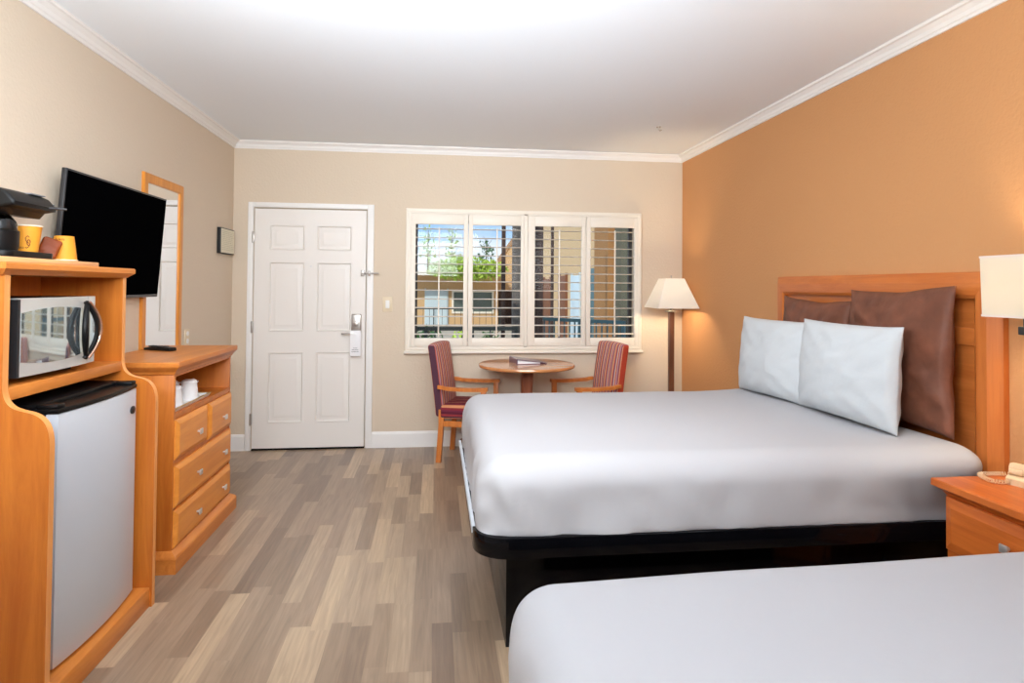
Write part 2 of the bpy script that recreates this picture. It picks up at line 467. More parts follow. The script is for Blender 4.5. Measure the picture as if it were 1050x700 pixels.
# door casing
cs = B()
cs.box((-1.578, YB - .018, 0), (-1.532, YB, 2.094), .004).box((-.589, YB - .018, 0), (-.533, YB, 2.094), .004).box((-1.532, YB - .018, 2.052), (-.589, YB, 2.094), .004)
struct(cs.obj('trim_4', M['trim']))
# threshold
struct(B().box((DX0, YB - .012, .0), (DX1, YB + .14, .010), .003).obj('trim_5', M['dark']))

# door slab with six raised panels
PAN = [(-1.400, 1.690, .290, .215), (-1.008, 1.690, .290, .215), (-1.400, 1.000, .290, .590), (-1.008, 1.000, .290, .590), (-1.400, .228, .290, .598), (-1.008, .228, .290, .598)]
ds = B()
yd = YB - .008
xs = sorted({DX0 + .004, DX1 - .004} | {p[0] for p in PAN} | {p[0] + p[2] for p in PAN})
zs = sorted({.016, DZ - .006} | {p[1] for p in PAN} | {p[1] + p[3] for p in PAN})
for i in range(len(xs) - 1):
    for j in range(len(zs) - 1):
        cx, cz = (xs[i] + xs[i + 1]) / 2, (zs[j] + zs[j + 1]) / 2
        if any(p[0] < cx < p[0] + p[2] and p[1] < cz < p[1] + p[3] for p in PAN): continue
        ds.bm.faces.new([ds.bm.verts.new(q) for q in ((xs[i], yd, zs[j]), (xs[i + 1], yd, zs[j]), (xs[i + 1], yd, zs[j + 1]), (xs[i], yd, zs[j + 1]))])
bmesh.ops.remove_doubles(ds.bm, verts=ds.bm.verts, dist=1e-5)
for px, pz, w, h in PAN:
    ds.loops((px, yd, pz), (1, 0, 0), (0, 0, 1), (0, -1, 0), w, h, [(0, 0), (.006, .004), (.016, -.010), (.028, -.010), (.052, -.001), (.056, 0)])
ds.box((DX0 + .004, yd + .012, .016), (DX1 - .004, yd + .045, DZ - .006))
door = struct(ds.obj('door_1', M['door'], angle=25))
ORIGIN[door] = Vector((0, 0, 0))
for z in (1.797, 1.038, .263):
    B().box((-1.541, YB - .026, z - .045), (-1.522, YB - .008, z + .045), .002).cyl((-1.533, YB - .027, z - .05), (-1.533, YB - .027, z + .05), .005).obj('hinge', M['nickel'], door, 'metal door hinge')
B().lathe([(0, .0), (.008, .0), (.008, .004), (.0, .004)], (-1.058, yd - .001, 1.555), 16, True, Matrix.Rotation(R(90), 4, 'X')).obj('peephole', M['chrome'], door, 'small round metal peephole')
lk = B().box((-.713, yd - .022, .985), (-.630, yd, 1.150), .012, 3)
lk.box((-.690, yd - .030, 1.045), (-.655, yd - .02, 1.085), .004)
lock = lk.obj('lock_plate', M['nickel'], door, 'satin metal lock plate')
B().cyl((-.668, yd - .02, .984), (-.668, yd - .055, .984), .013).tube([(-.666, yd - .052, .984), (-.70, yd - .056, .985), (-.74, yd - .055, .986), (-.790, yd - .050, .984)], [.012, .010, .009, .008]).obj('lever_handle', M['nickel'], lock, 'satin metal lever handle')
sl = B().box((-.640, yd - .020, 1.475), (-.610, yd, 1.525), .003).tube([(-.625, yd - .018, 1.50), (-.60, yd - .045, 1.50), (-.50, yd - .050, 1.50), (-.485, yd - .046, 1.50)], .006).box((-.575, YB - .05, 1.478), (-.558, YB - .018, 1.522), .003)
sl.obj('security_latch', M['nickel'], door, 'metal swing bar security latch')
# do-not-disturb tag
hx0, hx1 = -.716, -.628
hg = B().box((hx0, yd - .064, .795), (hx1, yd - .0615, 1.012), .001)
hang = tag(at_base(hg.obj('door_hanger', M['paper']), (-.672, yd - .063, .795)), 'white paper door hanger hanging on the lever of the white door', 'door hanger')
ORIGIN[hang] = Vector((-.672, yd - .063, .795))
tx = B()
for k, (z, a, b_) in enumerate([(.860, .028, .060), (.845, .016, .072), (.829, .014, .074)]):
    x = hx0 + a
    while x < hx0 + b_:
        w = random.uniform(.004, .011); tx.box((x, yd - .0648, z), (min(x + w, hx0 + b_), yd - .0639, z + .005)); x += w + .003
tx.obj('printed_text', M['greyink'], hang, 'small grey lines of print')

# light switch, outlet, framed notice
t = thing('light_switch', 'ivory rocker light switch on the cream wall between door and window', 'light switch', (-.411, YB, 1.17))
B().box((-.453, YB - .007, 1.169), (-.369, YB, 1.300), .004).obj('plate', M['ivory'], t)
B().box((-.428, YB - .013, 1.200), (-.394, YB - .005, 1.268), .003).obj('rocker', M['white'], t)
t = thing('wall_outlet', 'ivory wall socket just above the dresser top beside the mirror', 'outlet', (XL, 4.575, .975))
B().box((XL, 4.535, .972), (XL + .007, 4.612, 1.085), .004).obj('plate', M['ivory'], t)
B().lathe([(0, 0), (.016, 0), (.016, .012), (0, .012)], (XL, 4.574, 1.055), 16, True, Matrix.Rotation(R(90), 4, 'Y')).lathe([(0, 0), (.016, 0), (.016, .012), (0, .012)], (XL, 4.574, 1.003), 16, True, Matrix.Rotation(R(90), 4, 'Y')).obj('socket', M['white'], t)
t = thing('framed_notice', 'small cream notice in a dark frame on the left wall near the door', 'framed notice', (XL, 5.31, 1.64))
B().box((XL, 5.150, 1.640), (XL + .028, 5.485, 1.845), .002).obj('frame', M['blackmat'], t)
nt = B().box((XL + .024, 5.160, 1.648), (XL + .0295, 5.478, 1.838)).obj('notice_sheet', M['notice'], t)
tx = B()
for k in range(11):
    y = 5.18; z = 1.815 - k * .0145
    while y < 5.45:
        w = random.uniform(.012, .04); tx.box((XL + .029, y, z), (XL + .0302, min(y + w, 5.46), z + .005)); y += w + random.uniform(.006, .02)
tx.obj('printed_text', pbr('faint_print', (196, 190, 166), .8), nt)

# ------------------------------------------------------------------ window and shutters
win = B()
fx0, fx1, fz0, fz1 = -.259, 1.853, .826, 2.069
win.loops((fx0, YB, fz0), (1, 0, 0), (0, 0, 1), (0, -1, 0), fx1 - fx0, fz1 - fz0, [(0, 0), (0, .030), (.006, .036), (.014, .036), (.018, .050), (.030, .050), (.034, .046), (.044, .046), (.044, -.16)], close=False)
win.box((.775, YB - .046, fz0 + .03), (.806, YB + .0, fz1 - .03), .002)
window = struct(win.obj('window_1', M['shutter'], angle=25)); ORIGIN[window] = Vector((0, 0, 0))
B().box((fx0 - .008, YB - .058, fz0 - .016), (fx1 + .008, YB, fz0 + .006), .003).obj('window_sill', M['shutter'], window)
B().box((WX0, YB + .10, WZ0), (WX1, YB + .106, WZ1)).obj('glass_pane', M['glass'], window)
al = B().box((WX0, YB + .09, WZ0), (WX0 + .03, YB + .125, WZ1)).box((WX1 - .03, YB + .09, WZ0), (WX1, YB + .125, WZ1)).box((WX0, YB + .09, WZ1 - .03), (WX1, YB + .125, WZ1)).box((WX0, YB + .09, WZ0), (WX1, YB + .125, WZ0 + .03)).box((.775, YB + .09, WZ0), (.805, YB + .125, WZ1))
al.obj('sash', pbr('dark_bronze_sash', (60, 56, 54), .5), window, 'dark metal sash behind the shutters')

PANELS = [(-.214, .278, -.175, .241, .028, 'first white louvred shutter from the door, leftmost of the window'),
          (.282, .773, .321, .745, .532, 'second white louvred shutter from the door, left of the centre post'),
          (.808, 1.332, .871, 1.293, 1.087, 'third white louvred shutter from the door, right of the centre post'),
          (1.336, 1.808, 1.375, 1.779, 1.594, 'white louvred shutter nearest the floor lamp and orange wall')]
for a, b_, o0, o1, rod, lab in PANELS:
    z0, z1 = fz0 + .046, fz1 - .046; oz0, oz1 = .944, 1.932
    y0, y1 = YB - .050, YB - .020
    s = thing('plantation_shutter', lab, 'shutter', ((a + b_) / 2, YB - .035, z0), group='plantation shutters on the window')
    f = B().box((a, y0, z0), (o0, y1, z1), .002).box((o1, y0, z0), (b_, y1, z1), .002).box((o0, y0, oz1), (o1, y1, z1), .002).box((o0, y0, z0), (o1, y1, oz0), .002)
    f.obj('shutter_frame', M['shutter'], s)
    lv = B()
    for k in range(13):
        zc = 1.893 - k * (1.893 - .978) / 12
        sec = [(.034 * math.cos(q), .0048 * math.sin(q)) for q in [2 * math.pi * i / 12 for i in range(12)]]
        th = R(2)
        sec = [(u * math.cos(th) - v * math.sin(th), u * math.sin(th) + v * math.cos(th)) for u, v in sec]
        lv.prism([(YB - .026 + u, zc + v) for u, v in sec], 'x', o0, o1)
    lv.obj('louvers', M['shutter'], s)
    B().box((rod - .006, y0 - .018, .955), (rod + .006, y0 - .008, 1.905), .002).obj('tilt_rod', M['shutter'], s)
    for z in (z0 + .12, z1 - .14):
        e = a + .002 if lab.startswith(('first', 'third')) else b_ - .002
        B().box((e - .004, y0 - .004, z - .03), (e + .004, y0, z + .03), .001).obj('hinge', M['shutter'], s)

# ------------------------------------------------------------------ beds
def sstep(a, b_, x):
    t_ = max(0, min(1, (x - a) / (b_ - a))); return t_ * t_ * (3 - 2 * t_)


def bed_fn(p):
    q = p.copy()
    side = sstep(.73, .60, p.z)
    fold = noise.noise(Vector((p.x * 14 + p.z * 7, p.y * 14 + p.z * 7, p.z * 2))) * .009 * side
    fold += noise.noise(Vector((p.x * 5 - p.z * 4, p.y * 5 + p.z * 4, 3))) * .008 * side
    c = Vector((max(.6, min(1.8, p.x)), max(2.75, min(3.4, p.y)), p.z))
    d = (p - c); d.z = 0
    if d.length > 1e-4:
        d.normalize(); q += d * fold
        # deep creases hanging at the two foot corners
        if p.x < .42 and side > 0:
            a = math.atan2(d.y, d.x); q += d * (.013 * side * math.sin(a * 16 + p.z * 6) * sstep(.42, .25, p.x))
    if p.z > .55:
        q.z += noise.noise(Vector((p.x * 2.1, p.y * 2.1, 1.5))) * .006 + .006 * math.cos((p.x - 1.2) * 1.5) * math.cos((p.y - 3.08) * 1.9)
    w = sstep(1.55, 2.15, p.x)
    q.z += .024 * w * sstep(.5, .7, p.z)
    q.y -= .110 * w * sstep(2.65, 2.32, p.y) * sstep(.50, .72, p.z)
    q.z = max(q.z, .4765)
    return q


bed = thing('bed', 'made-up white bed with pillows and wood headboard on a black platform, beside the window side', 'bed', (1.18, 3.09, 0), world=True)
bed['label'] = 'white made-up bed on a black platform, the farther bed with pillows and headboard'
def rrect(x0, x1, y0, y1, r, n=10, corners=(1, 1, 1, 1)):
    pts = []
    for (cx, cy, a0), on in zip(((x0 + r, y0 + r, 180), (x1 - r, y0 + r, 270), (x1 - r, y1 - r, 0), (x0 + r, y1 - r, 90)), corners):
        if on:
            for i in range(n + 1):
                a = R(a0 + 90 * i / n); pts.append((cx + r * math.cos(a), cy + r * math.sin(a)))
        else:
            pts.append((x0 if cx < (x0 + x1) / 2 else x1, y0 if cy < (y0 + y1) / 2 else y1))
    return pts
B().prism(rrect(.150, 2.19, 2.29, 3.90, .13, 12, (1, 0, 0, 1)), 'z', .400, .476, .004).obj('platform_deck', M['laminate'], bed)
B().box((.283, 2.44, 0), (2.17, 3.75, .400), .002).obj('platform_base', M['laminate'], bed)
B().rbox((.170, 2.300, .370), (2.180, 3.872, .752), (.11, .12, .11), 8, (46, 36, 8), bed_fn).obj('mattress', M['sheet'], bed, 'mattress under a white sheet', angle=80)
B().prism([(y, z) for y, z in ((2.425, .452), (3.770, .452), (3.770, .4785), (2.425, .4785))], 'x', .1465, .1505, .001).box((.1465, 2.425, .4755), (.160, 3.770, .4785)).obj('rim_line', M['edge'], bed, 'pale glossy line added along the foot end')  # pale band added over the black rim to draw its bright line
bed2 = copy_tree(bed)
bed2.location = (1.19, 3.09 - 2.395, 0); bed2.rotation_euler = (0, 0, R(2))
bed2['label'] = 'bed under a plain white sheet nearest the camera, at the bottom right'
for o in (bed, bed2): o['group'] = 'beds'

# headboard on the right wall
hb = thing('headboard', 'honey brown wooden framed headboard on the orange wall behind the pillows', 'headboard', (2.22, 3.04, .30))
HY0, HY1, HZ = 2.225, 3.862, 1.472
def mitred(o, U, V, N, w, h, prof, k, gap=.0006):
    """one member of a mitred frame; k = 0 bottom, 1 right, 2 top, 3 left (seen along -N)"""
    o, U, V, N = Vector(o), Vector(U), Vector(V), Vector(N)
    def cor(d, c):
        return {0: o + U * d + V * d, 1: o + U * (w - d) + V * d, 2: o + U * (w - d) + V * (h - d), 3: o + U * d + V * (h - d)}[c]
    a, c = k, (k + 1) % 4
    r0 = []; r1 = []
    for d, hh in prof:
        p0, p1 = cor(d, a), cor(d, c); e = (p1 - p0).normalized() * gap
        r0.append(p0 + e + N * hh); r1.append(p1 - e + N * hh)
    return B().rings([r0, r1], True, True)
hprof = [(0, 0), (0, .024), (.046, .054), (.096, .054), (.112, .044), (.112, 0)]
for k, m_ in ((1, 'cherry'), (2, 'cherry_y'), (3, 'cherry')):
    mitred((XR - .002, HY1, .30), (0, -1, 0), (0, 0, 1), (-1, 0, 0), HY1 - HY0, HZ - .30, hprof, k).obj('frame_rail' if k == 2 else 'frame_stile', M[m_], hb, angle=15)
B().box((XR - .022, HY0 + .10, .38), (XR - .010, HY1 - .10, HZ - .10)).obj('panel', M['cherry_y'], hb)
B().box((XR - .034, HY0 + .105, 1.165), (XR - .020, HY1 - .105, 1.238), .003).obj('rail', M['cherry_y'], hb)


# pillows: local x = thickness, y = width, z = height from the base
def pillow(name, mat, w, h, th, seed, bow=.05, wr=.008):
    b = B(); N = 44
    def pt(i, j, s):
        u, v = -1 + 2 * i / N, -1 + 2 * j / N
        eu, ev = 1 - u * u, 1 - v * v
        y = u * w / 2 * (1 - bow * ev) ; z = v * h / 2 * (1 - bow * eu)
        t_ = th / 2 * (max(eu, 0) ** .42) * (max(ev, 0) ** .42)
        t_ *= 1 + .12 * -v
        c = Vector((u * 2.2, v * 2.2, seed))
        t_ += .010 * noise.noise(c) * (eu * ev) ** .3
        # creases running from the corners
        cr = math.sin((abs(u) - abs(v)) * 13 + seed) * .004 * (eu * ev) ** .25 * (abs(u) + abs(v)) * .6
        t_ = max(t_ + cr, .003)
        t_ = max(t_ + wr * noise.noise(Vector((u * 4 + v * 2, v * 5 - u, seed + 3 * s))) * (eu * ev) ** .25, .002)
        wob = noise.noise(Vector((u * 1.7 + 9, v * 1.7, seed))) * wr * 1.6
        return Vector((s * t_, y + wob, z + h / 2 * (1 - bow * .3) + wob * .6))
    for s in (-1, 1):
        g = [[b.bm.verts.new(pt(i, j, s)) for j in range(N + 1)] for i in range(N + 1)]
        for i in range(N):
            for j in range(N):
                q = (g[i][j], g[i + 1][j], g[i + 1][j + 1], g[i][j + 1])
                b.bm.faces.new(q if s > 0 else q[::-1])
    # close the seam
    ring = [(i, 0) for i in range(N)] + [(N, j) for j in range(N)] + [(i, N) for i in range(N, 0, -1)] + [(0, j) for j in range(N, 0, -1)]
    A = [b.bm.verts.new(pt(i, j, -1)) for i, j in ring]; C = [b.bm.verts.new(pt(i, j, 1)) for i, j in ring]
    for k in range(len(ring)):
        kk = (k + 1) % len(ring)
        b.bm.faces.new((A[k], A[kk], C[kk], C[k]))
    bmesh.ops.remove_doubles(b.bm, verts=b.bm.verts, dist=1e-6)
    bmesh.ops.recalc_face_normals(b.bm, faces=b.bm.faces)
    return b.obj(name, mat, angle=60)


def put(o, loc, lean, rz=0, roll=0):
    o.rotation_euler = Euler((R(roll), R(lean), R(rz)), 'XYZ'); o.location = loc; return o


p = put(pillow('pillow', M['pillow'], .70, .462, .185, 3, .045, .004), (1.938, 2.800, .778), 4, 1)
tag(p, 'white pillow in front, nearer the nightstand, leaning on brown cushion', 'pillow', 'white pillows')
p = put(pillow('pillow', M['pillow'], .70, .455, .185, 8, .045, .004), (1.935, 3.418, .770), 4, 4)
tag(p, 'white pillow in front, nearer the window and floor lamp', 'pillow', 'white pillows')
p = put(pillow('cushion', M['brown'], .66, .632, .150, 21, .065, .010), (2.112, 2.675, .780), 2.5, 0, -1.5)
tag(p, 'large square brown satin cushion nearer the nightstand, against the headboard', 'cushion', 'brown cushions')
p = put(pillow('cushion', M['brown'], .62, .575, .150, 33, .07, .010), (2.112, 3.340, .776), 2.5, 0, 1.5)
tag(p, 'large brown satin cushion farther from the nightstand, mostly hidden behind white pillows', 'cushion', 'brown cushions')

# ------------------------------------------------------------------ dresser
dr = thing('dresser', 'honey maple dresser with open shelf and four drawers under the television', 'dresser', (-1.48, 3.68, 0))
dx0, dxf, dy0, dy1 = XL + .016, -1.262, 3.250, 4.105
bd = B()
bd.box((dx0, dy0, .09), (dxf, dy0 + .022, .955), .001).box((dx0, dy1 - .022, .09), (dxf, dy1, .955), .001)
bd.box((dx0, dy0 + .02, .09), (dx0 + .012, dy1 - .02, .955)).box((dx0, dy0 + .02, .735), (dxf, dy1 - .02, .757)).box((dx0, dy0 + .02, .940), (dxf, dy1 - .02, .955))
bd.box((dx0, dy0 + .02, .09), (dxf - .004, dy1 - .02, .735))
bd.obj('body', M['maple'], dr)
mold = [(0, .955), (.006, .955), (.010, .966), (.022, .978), (.026, .984), (0, .984)]
def cove(b, x0, xf, y0, y1, prof):
    pts = [[(x0, y0 - d, z), (xf + d, y0 - d, z), (xf + d, y1 + d, z), (x0, y1 + d, z)] for d, z in prof]
    return b.rings([[Vector(q) for q in r] for r in pts], True, True)
tp = B(); cove(tp, dx0, dxf, dy0, dy1, [(0, .950), (.006, .955), (.010, .966), (.022, .980), (.028, .986), (.030, .990)])
tp.box((dx0, dy0 - .032, .990), (dxf + .034, dy1 + .018, 1.016), .004)
tp.obj('top', M['maple_y'], dr, angle=20)
pl = B(); cove(pl, dx0, dxf, dy0, dy1, [(.036, 0), (.036, .070), (.030, .080), (.004, .100)])
pl.obj('plinth', M['maple_y'], dr, angle=20)
def drawer(parent, xf, y0, y1, z0, z1, knobs, mat, kz=.5, th=.022):
    d = B().loops((xf, y0, z0), (0, 1, 0), (0, 0, 1), (1, 0, 0), y1 - y0, z1 - z0, [(0, 0), (0, .010), (.004, .013), (.024, th), (.026, th)]).obj('drawer', mat, parent, angle=15)
    for ky in knobs:
        z = z0 + (z1 - z0) * kz
        B().cyl((xf + th - .002, ky, z), (xf + th + .016, ky, z), .006).box((xf + th + .014, ky - .016, z - .014), (xf + th + .022, ky + .016, z + .014), .002).obj('knob', M['chrome'], d, 'square metal knob')
    return d
xf = dxf - .004
drawer(dr, xf, 3.262, 3.682, .535, .728, [3.525], M['drawer'], .42)
drawer(dr, xf, 3.714, 4.094, .525, .726, [3.925], M['drawer'], .42)
drawer(dr, xf, 3.262, 4.094, .302, .505, [3.53, 3.935], M['drawer'], .48)
drawer(dr, xf, 3.262, 4.094, .105, .285, [3.53, 3.935], M['drawer'], .48)

# tray and wrapped glasses on the open shelf
tr = thing('tray', 'small pale tray on the open shelf of the dresser', 'tray', (-1.345, 3.545, .757))
B().loops((-1.455, 3.30, .758), (1, 0, 0), (0, 1, 0), (0, 0, 1), .185, .49, [(.012, 0), (0, .018), (.006, .019), (.014, .006), (.02, .006)]).box((-1.443, 3.312, .758), (-1.282, 3.778, .764)).obj('tray_body', M['white'], tr)
B().loops((-1.456, 3.299, .7755), (1, 0, 0), (0, 1, 0), (0, 0, 1), .187, .492, [(0, 0), (0, .004), (.008, .004), (.008, 0)], close=False).obj('rim', pbr('gold_rim', (196, 160, 96), .35, .6), tr, 'thin gold rim')
def wrapped(x, y, lab, s=1.0):
    prof = [(0, 0), (.047 * s, 0), (.048 * s, .004), (.037 * s, .098 * s), (.037 * s, .104 * s), (.030 * s, .108 * s), (0, .109 * s)]
    b = B().lathe(prof, (0, 0, 0), 28)
    for v in b.bm.verts:
        v.co *= 1 + .035 * noise.noise(v.co * 40)
        v.co.z = max(v.co.z, 0)
    o = b.obj('wrapped_glass', M['cloth'], angle=50); o.location = (x, y, .7645)
    B().tube([Vector((.044 * s * math.cos(q), .044 * s * math.sin(q), .094 * s + .003 * math.sin(3 * q))) for q in [2 * math.pi * i / 20 for i in range(21)]], .0022, 6).obj('wrap_hem', M['cloth'], o)
    return tag(o, lab, 'glass', 'wrapped glasses on the dresser shelf')
wrapped(-1.335, 3.640, 'upside-down glass in white wrap, nearer the door on the shelf tray')
wrapped(-1.335, 3.430, 'upside-down glass in white wrap, nearest the shelf opening\'s left edge')
wrapped(-1.396, 3.535, 'upside-down wrapped glass standing behind the other two on the tray', 1.08)

# remote
rm = thing('remote_control', 'black television remote lying on the dresser top', 'remote', (-1.52, 3.86, 1.016))
mt = Matrix.Translation((-1.545, 3.80, 1.017)) @ Matrix.Rotation(R(-28), 4, 'Z')
B().prism([(-.115, .0), (.085, .0), (.088, .006), (.084, .018), (.0, .024), (-.06, .019), (-.113, .012)], 'y', -.024, .024, .003, 2, mt).obj('case', M['black'], rm)
kb = B()
for i in range(6):
    for j in range(3): kb.box((-.085 + i * .022, -.016 + j * .012, .018), (-.075 + i * .022, -.008 + j * .012, .0255), .001, 1, mt)
kb.obj('buttons', M['blackmat'], rm)

# ------------------------------------------------------------------ television on the left wall
tv = thing('television', 'flat black television on the left wall above the dresser', 'television', (XL, 3.48, 1.33))
tilt = R(4.2)
tvm = Matrix.Translation((-1.655, 2.964, 1.318)) @ Matrix.Rotation(tilt, 4, 'Y')
W_, H_ = 1.033, .587
B().box((-.022, 0, 0), (.0, W_, H_), .004, 2, tvm).obj('casing', M['bezel'], tv)
B().box((-.001, .010, .016), (.0015, W_ - .010, H_ - .010), .0, 1, tvm).obj('screen', M['screen'], tv)
B().box((XL + .002, 3.36, 1.50), (XL + .012, 3.60, 1.72)).prism([(XL + .003, 1.54), (-1.672, 1.54), (-1.662, 1.68), (XL + .003, 1.68)], 'y', 3.42, 3.54).obj('wall_bracket', M['blackmat'], tv)

# mirror
mr = thing('mirror', 'tall wall mirror in a honey wood frame beside the television', 'mirror', (XL, 4.18, .92))
B().loops((XL, 3.872, .90), (0, 1, 0), (0, 0, 1), (1, 0, 0), .575, 1.150, [(0, 0), (0, .012), (.006, .017), (.048, .017), (.056, .013), (.056, .005)], close=False).obj('frame', M['mirrorwood'], mr, angle=20)
B().box((XL + .002, 3.915, .94), (XL + .0065, 4.405, 2.005)).obj('mirror_glass', M['mirror'], mr)

# ------------------------------------------------------------------ refreshment cabinet
cb = thing('refreshment_cabinet', 'tall maple cabinet at the left edge holding microwave and small fridge', 'cabinet', (-1.45, 2.55, 0))
cx0 = XL + .016
prof = [(cx0, 0), (-1.205, 0), (-1.205, .880)]
def bez(p0, p1, p2, p3, n=10):
    return [tuple((1 - t_) ** 3 * p0[k] + 3 * (1 - t_) ** 2 * t_ * p1[k] + 3 * (1 - t_) * t_ * t_ * p2[k] + t_ ** 3 * p3[k] for k in range(2)) for t_ in [i / n for i in range(n + 1)]]
prof += bez((-1.205, .880), (-1.207, .955), (-1.235, .975), (-1.270, .985))
prof += bez((-1.270, .985), (-1.31, .995), (-1.343, 1.000), (-1.347, 1.062))[1:]
prof += [(-1.347, 1.424), (cx0, 1.424)]
for y0 in (2.155, 2.910):
    sp = B().prism(prof, 'y', y0, y0 + .028)
    so = sp.obj('side_panel', [M['maple'], M['maple_lit']], cb, angle=30)
    for f in so.data.polygons:
        if abs(f.normal.y) < .5: f.material_index = 1
tb = B(); 
tb.rings([[Vector(q) for q in r] for r in [[(cx0, 2.145 - d, z), (-1.347 + d, 2.145 - d, z), (-1.347 + d, 2.938 + d, z), (cx0, 2.938 + d, z)] for d, z in [(0, 1.420), (.004, 1.422), (.026, 1.440), (.026, 1.456), (.022, 1.461)]]])
tb.obj('top', M['maple_y'], cb, angle=20)
B().box((cx0, 2.183, 1.018), (-1.346, 2.910, 1.060), .003).obj('shelf', M['maple_y'], cb)
B().box((cx0, 2.183, .06), (cx0 + .010, 2.910, 1.422)).obj('back_panel', M['maple'], cb)
B().box((cx0, 2.183, .060), (-1.216, 2.910, .084), .002).box((-1.238, 2.183, .0), (-1.214, 2.910, .082), .002).obj('base_shelf', M['maple_y'], cb)

# fridge
fr = thing('mini_fridge', 'small silver fridge with black trim inside the maple cabinet', 'fridge', (-1.46, 2.545, .084))
fy0, fy1 = 2.300, 2.858
B().box((-1.675, fy0, .094), (-1.305, fy1, .955), .006).box((-1.60, fy0 + .03, .0842), (-1.35, fy1 - .03, .10)).obj('body', M['blackmat'], fr)
def curve_front(y0, y1, xb, xe, bulge, n=16):
    pts = [(xb, y0), (xb, y1)]
    pts += [(xe + bulge * (1 - (2 * i / n - 1) ** 2), y1 + (y0 - y1) * i / n) for i in range(n + 1)]
    return pts
fd = B().prism(curve_front(fy0, fy1, -1.300, -1.262, .020), 'z', .098, .952, .004)
door_f = fd.obj('door', M['steel'], fr, 'silver door', angle=30)
bg = B().lathe([(0, 0), (.020, 0), (.020, .004), (.015, .006), (0, .006)], (0, 0, 0), 24, True)
for v in bg.bm.verts:
    c = v.co.copy(); v.co = Vector((-1.2535 + c.z, 2.808 + c.x, .868 + c.y * .8))
bg.obj('badge', M['bezel'], door_f, 'small oval dark badge')
ft = B().prism(curve_front(fy0 - .004, fy1 + .002, -1.50, -1.260, .021), 'z', .953, .970, .004)
ft.prism(curve_front(fy0 - .004, fy1 + .002, -1.655, -1.330, .004), 'z', .968, .984, .004)
ft.box((-1.330, fy0 - .004, .968), (-1.262, fy0 + .045, .984), .006).box((-1.330, fy1 - .043, .968), (-1.262, fy1 + .002, .984), .006)
ft.obj('top_trim', M['black'], fr, 'black top with recessed handle', angle=30)

# microwave
mw = thing('microwave', 'silver microwave with a curved handle in the maple cabinet', 'microwave', (-1.52, 2.49, 1.060))
my0, my1, mz0, mz1 = 2.236, 2.706, 1.084, 1.344
B().box((-1.672, my0, mz0), (-1.386, my1, mz1), .008).obj('body', M['black'], mw)
for fx in (-1.63, -1.43):
    for fy in (my0 + .05, my1 - .05): B().cyl((fx, fy, 1.0605), (fx, fy, 1.087), .014, .016).obj('foot', M['blackmat'], mw)
def front_x(y): 
    k = (y - my0) / (my1 - my0) * 2 - 1
    return -1.356 + .014 * (1 - k * k)
def curved_slab(y0, y1, zlo, zhi, dx0, dx1, n=18):
    b = B(); rr = []
    for i in range(n + 1):
        y = y0 + (y1 - y0) * i / n; x = front_x(y); a, c = zlo(y), zhi(y)
        rr.append([Vector((x + dx0, y, a)), Vector((x + dx1, y, a)), Vector((x + dx1, y, c)), Vector((x + dx0, y, c))])
    return b.rings(rr)
ysp = 2.640
md = curved_slab(my0, ysp, lambda y: mz0, lambda y: mz1, -.032, 0).obj('door', M['silver'], mw, 'silver curved door', angle=30)
lo = lambda y: mz0 + .052 - .018 * (1 - ((y - 2.44) / .21) ** 2)
hi = lambda y: mz1 - .052 + .018 * (1 - ((y - 2.44) / .21) ** 2)
curved_slab(my0 + .014, ysp - .002, lo, hi, -.002, .0015).obj('door_window', M['mwglass'], md, 'dark reflective window', angle=30)
curved_slab(my0 - .001, my0 + .010, lambda y: mz0 - .001, lambda y: mz1 - .004, -.03, .0012).obj('door_edge', M['bezel'], md)
mh_o = []; mh_i = []
yc, zc = 2.606, (mz0 + mz1) / 2 + .002
for i in range(25):
    a = -1 + 2 * i / 24
    mh_o.append(Vector((front_x(yc) + .018 + .024 * (1 - a * a), yc + .040 * (1 - a * a) - .006, zc + a * .108)))
    mh_i.append(Vector((front_x(yc) + .010 + .022 * (1 - a * a), yc - .050 * (1 - a * a) + .004, zc + a * .108)))
B().tube(mh_i, [.007 + .005 * (1 - (-1 + 2 * i / 24) ** 2) for i in range(25)], 10).tube([p_ + Vector((-.006, -.006, 0)) for p_ in mh_o], .008, 10).obj('handle', M['black'], md, 'black lens-shaped handle')
B().tube([p_ + Vector((.004, .004, 0)) for p_ in mh_o], .0055, 10).obj('handle_trim', M['copper'], md, 'bright metal handle edge')
cp = curved_slab(ysp + .003, my1, lambda y: mz0, lambda y: mz1, -.032, 0).obj('control_panel', M['silver'], mw, angle=30)
curved_slab(ysp + .006, my1 - .004, lambda y: mz0 + .055, lambda y: mz1 - .046, -.002, .0015).obj('keypad', M['mwglass'], cp, angle=30)

# things on the cabinet top
ty = 1.4612
st = thing('serving_board', 'thin pale wooden board on the cabinet top under the coffee things', 'tray', (-1.51, 2.46, ty))
B().box((-1.668, 2.185, ty), (-1.385, 2.790, ty + .020), .004).obj('board', wood('pale_board_wood', (232, 178, 124), (214, 154, 100), 'y', .4), st)
ty2 = ty + .0202
cm = thing('coffee_maker', 'black coffee maker with an overhanging head on top of the maple cabinet', 'coffee maker', (-1.535, 2.40, ty2))
B().prism(rrect(-1.665, -1.392, 2.235, 2.512, .04, 8), 'z', ty2, ty2 + .022, .004).obj('base', M['black'], cm)
B().prism(rrect(-1.665, -1.535, 2.245, 2.470, .02, 6), 'z', ty2 + .02, 1.690, .004).obj('column', M['black'], cm)
hp = [(-1.668, 1.650), (-1.530, 1.650), (-1.500, 1.632), (-1.445, 1.628), (-1.428, 1.648), (-1.392, 1.655), (-1.388, 1.668), (-1.415, 1.700), (-1.450, 1.715), (-1.668, 1.728)]
head = B().prism(hp, 'y', 2.26, 2.50, .010, 3).obj('head', M['black'], cm)
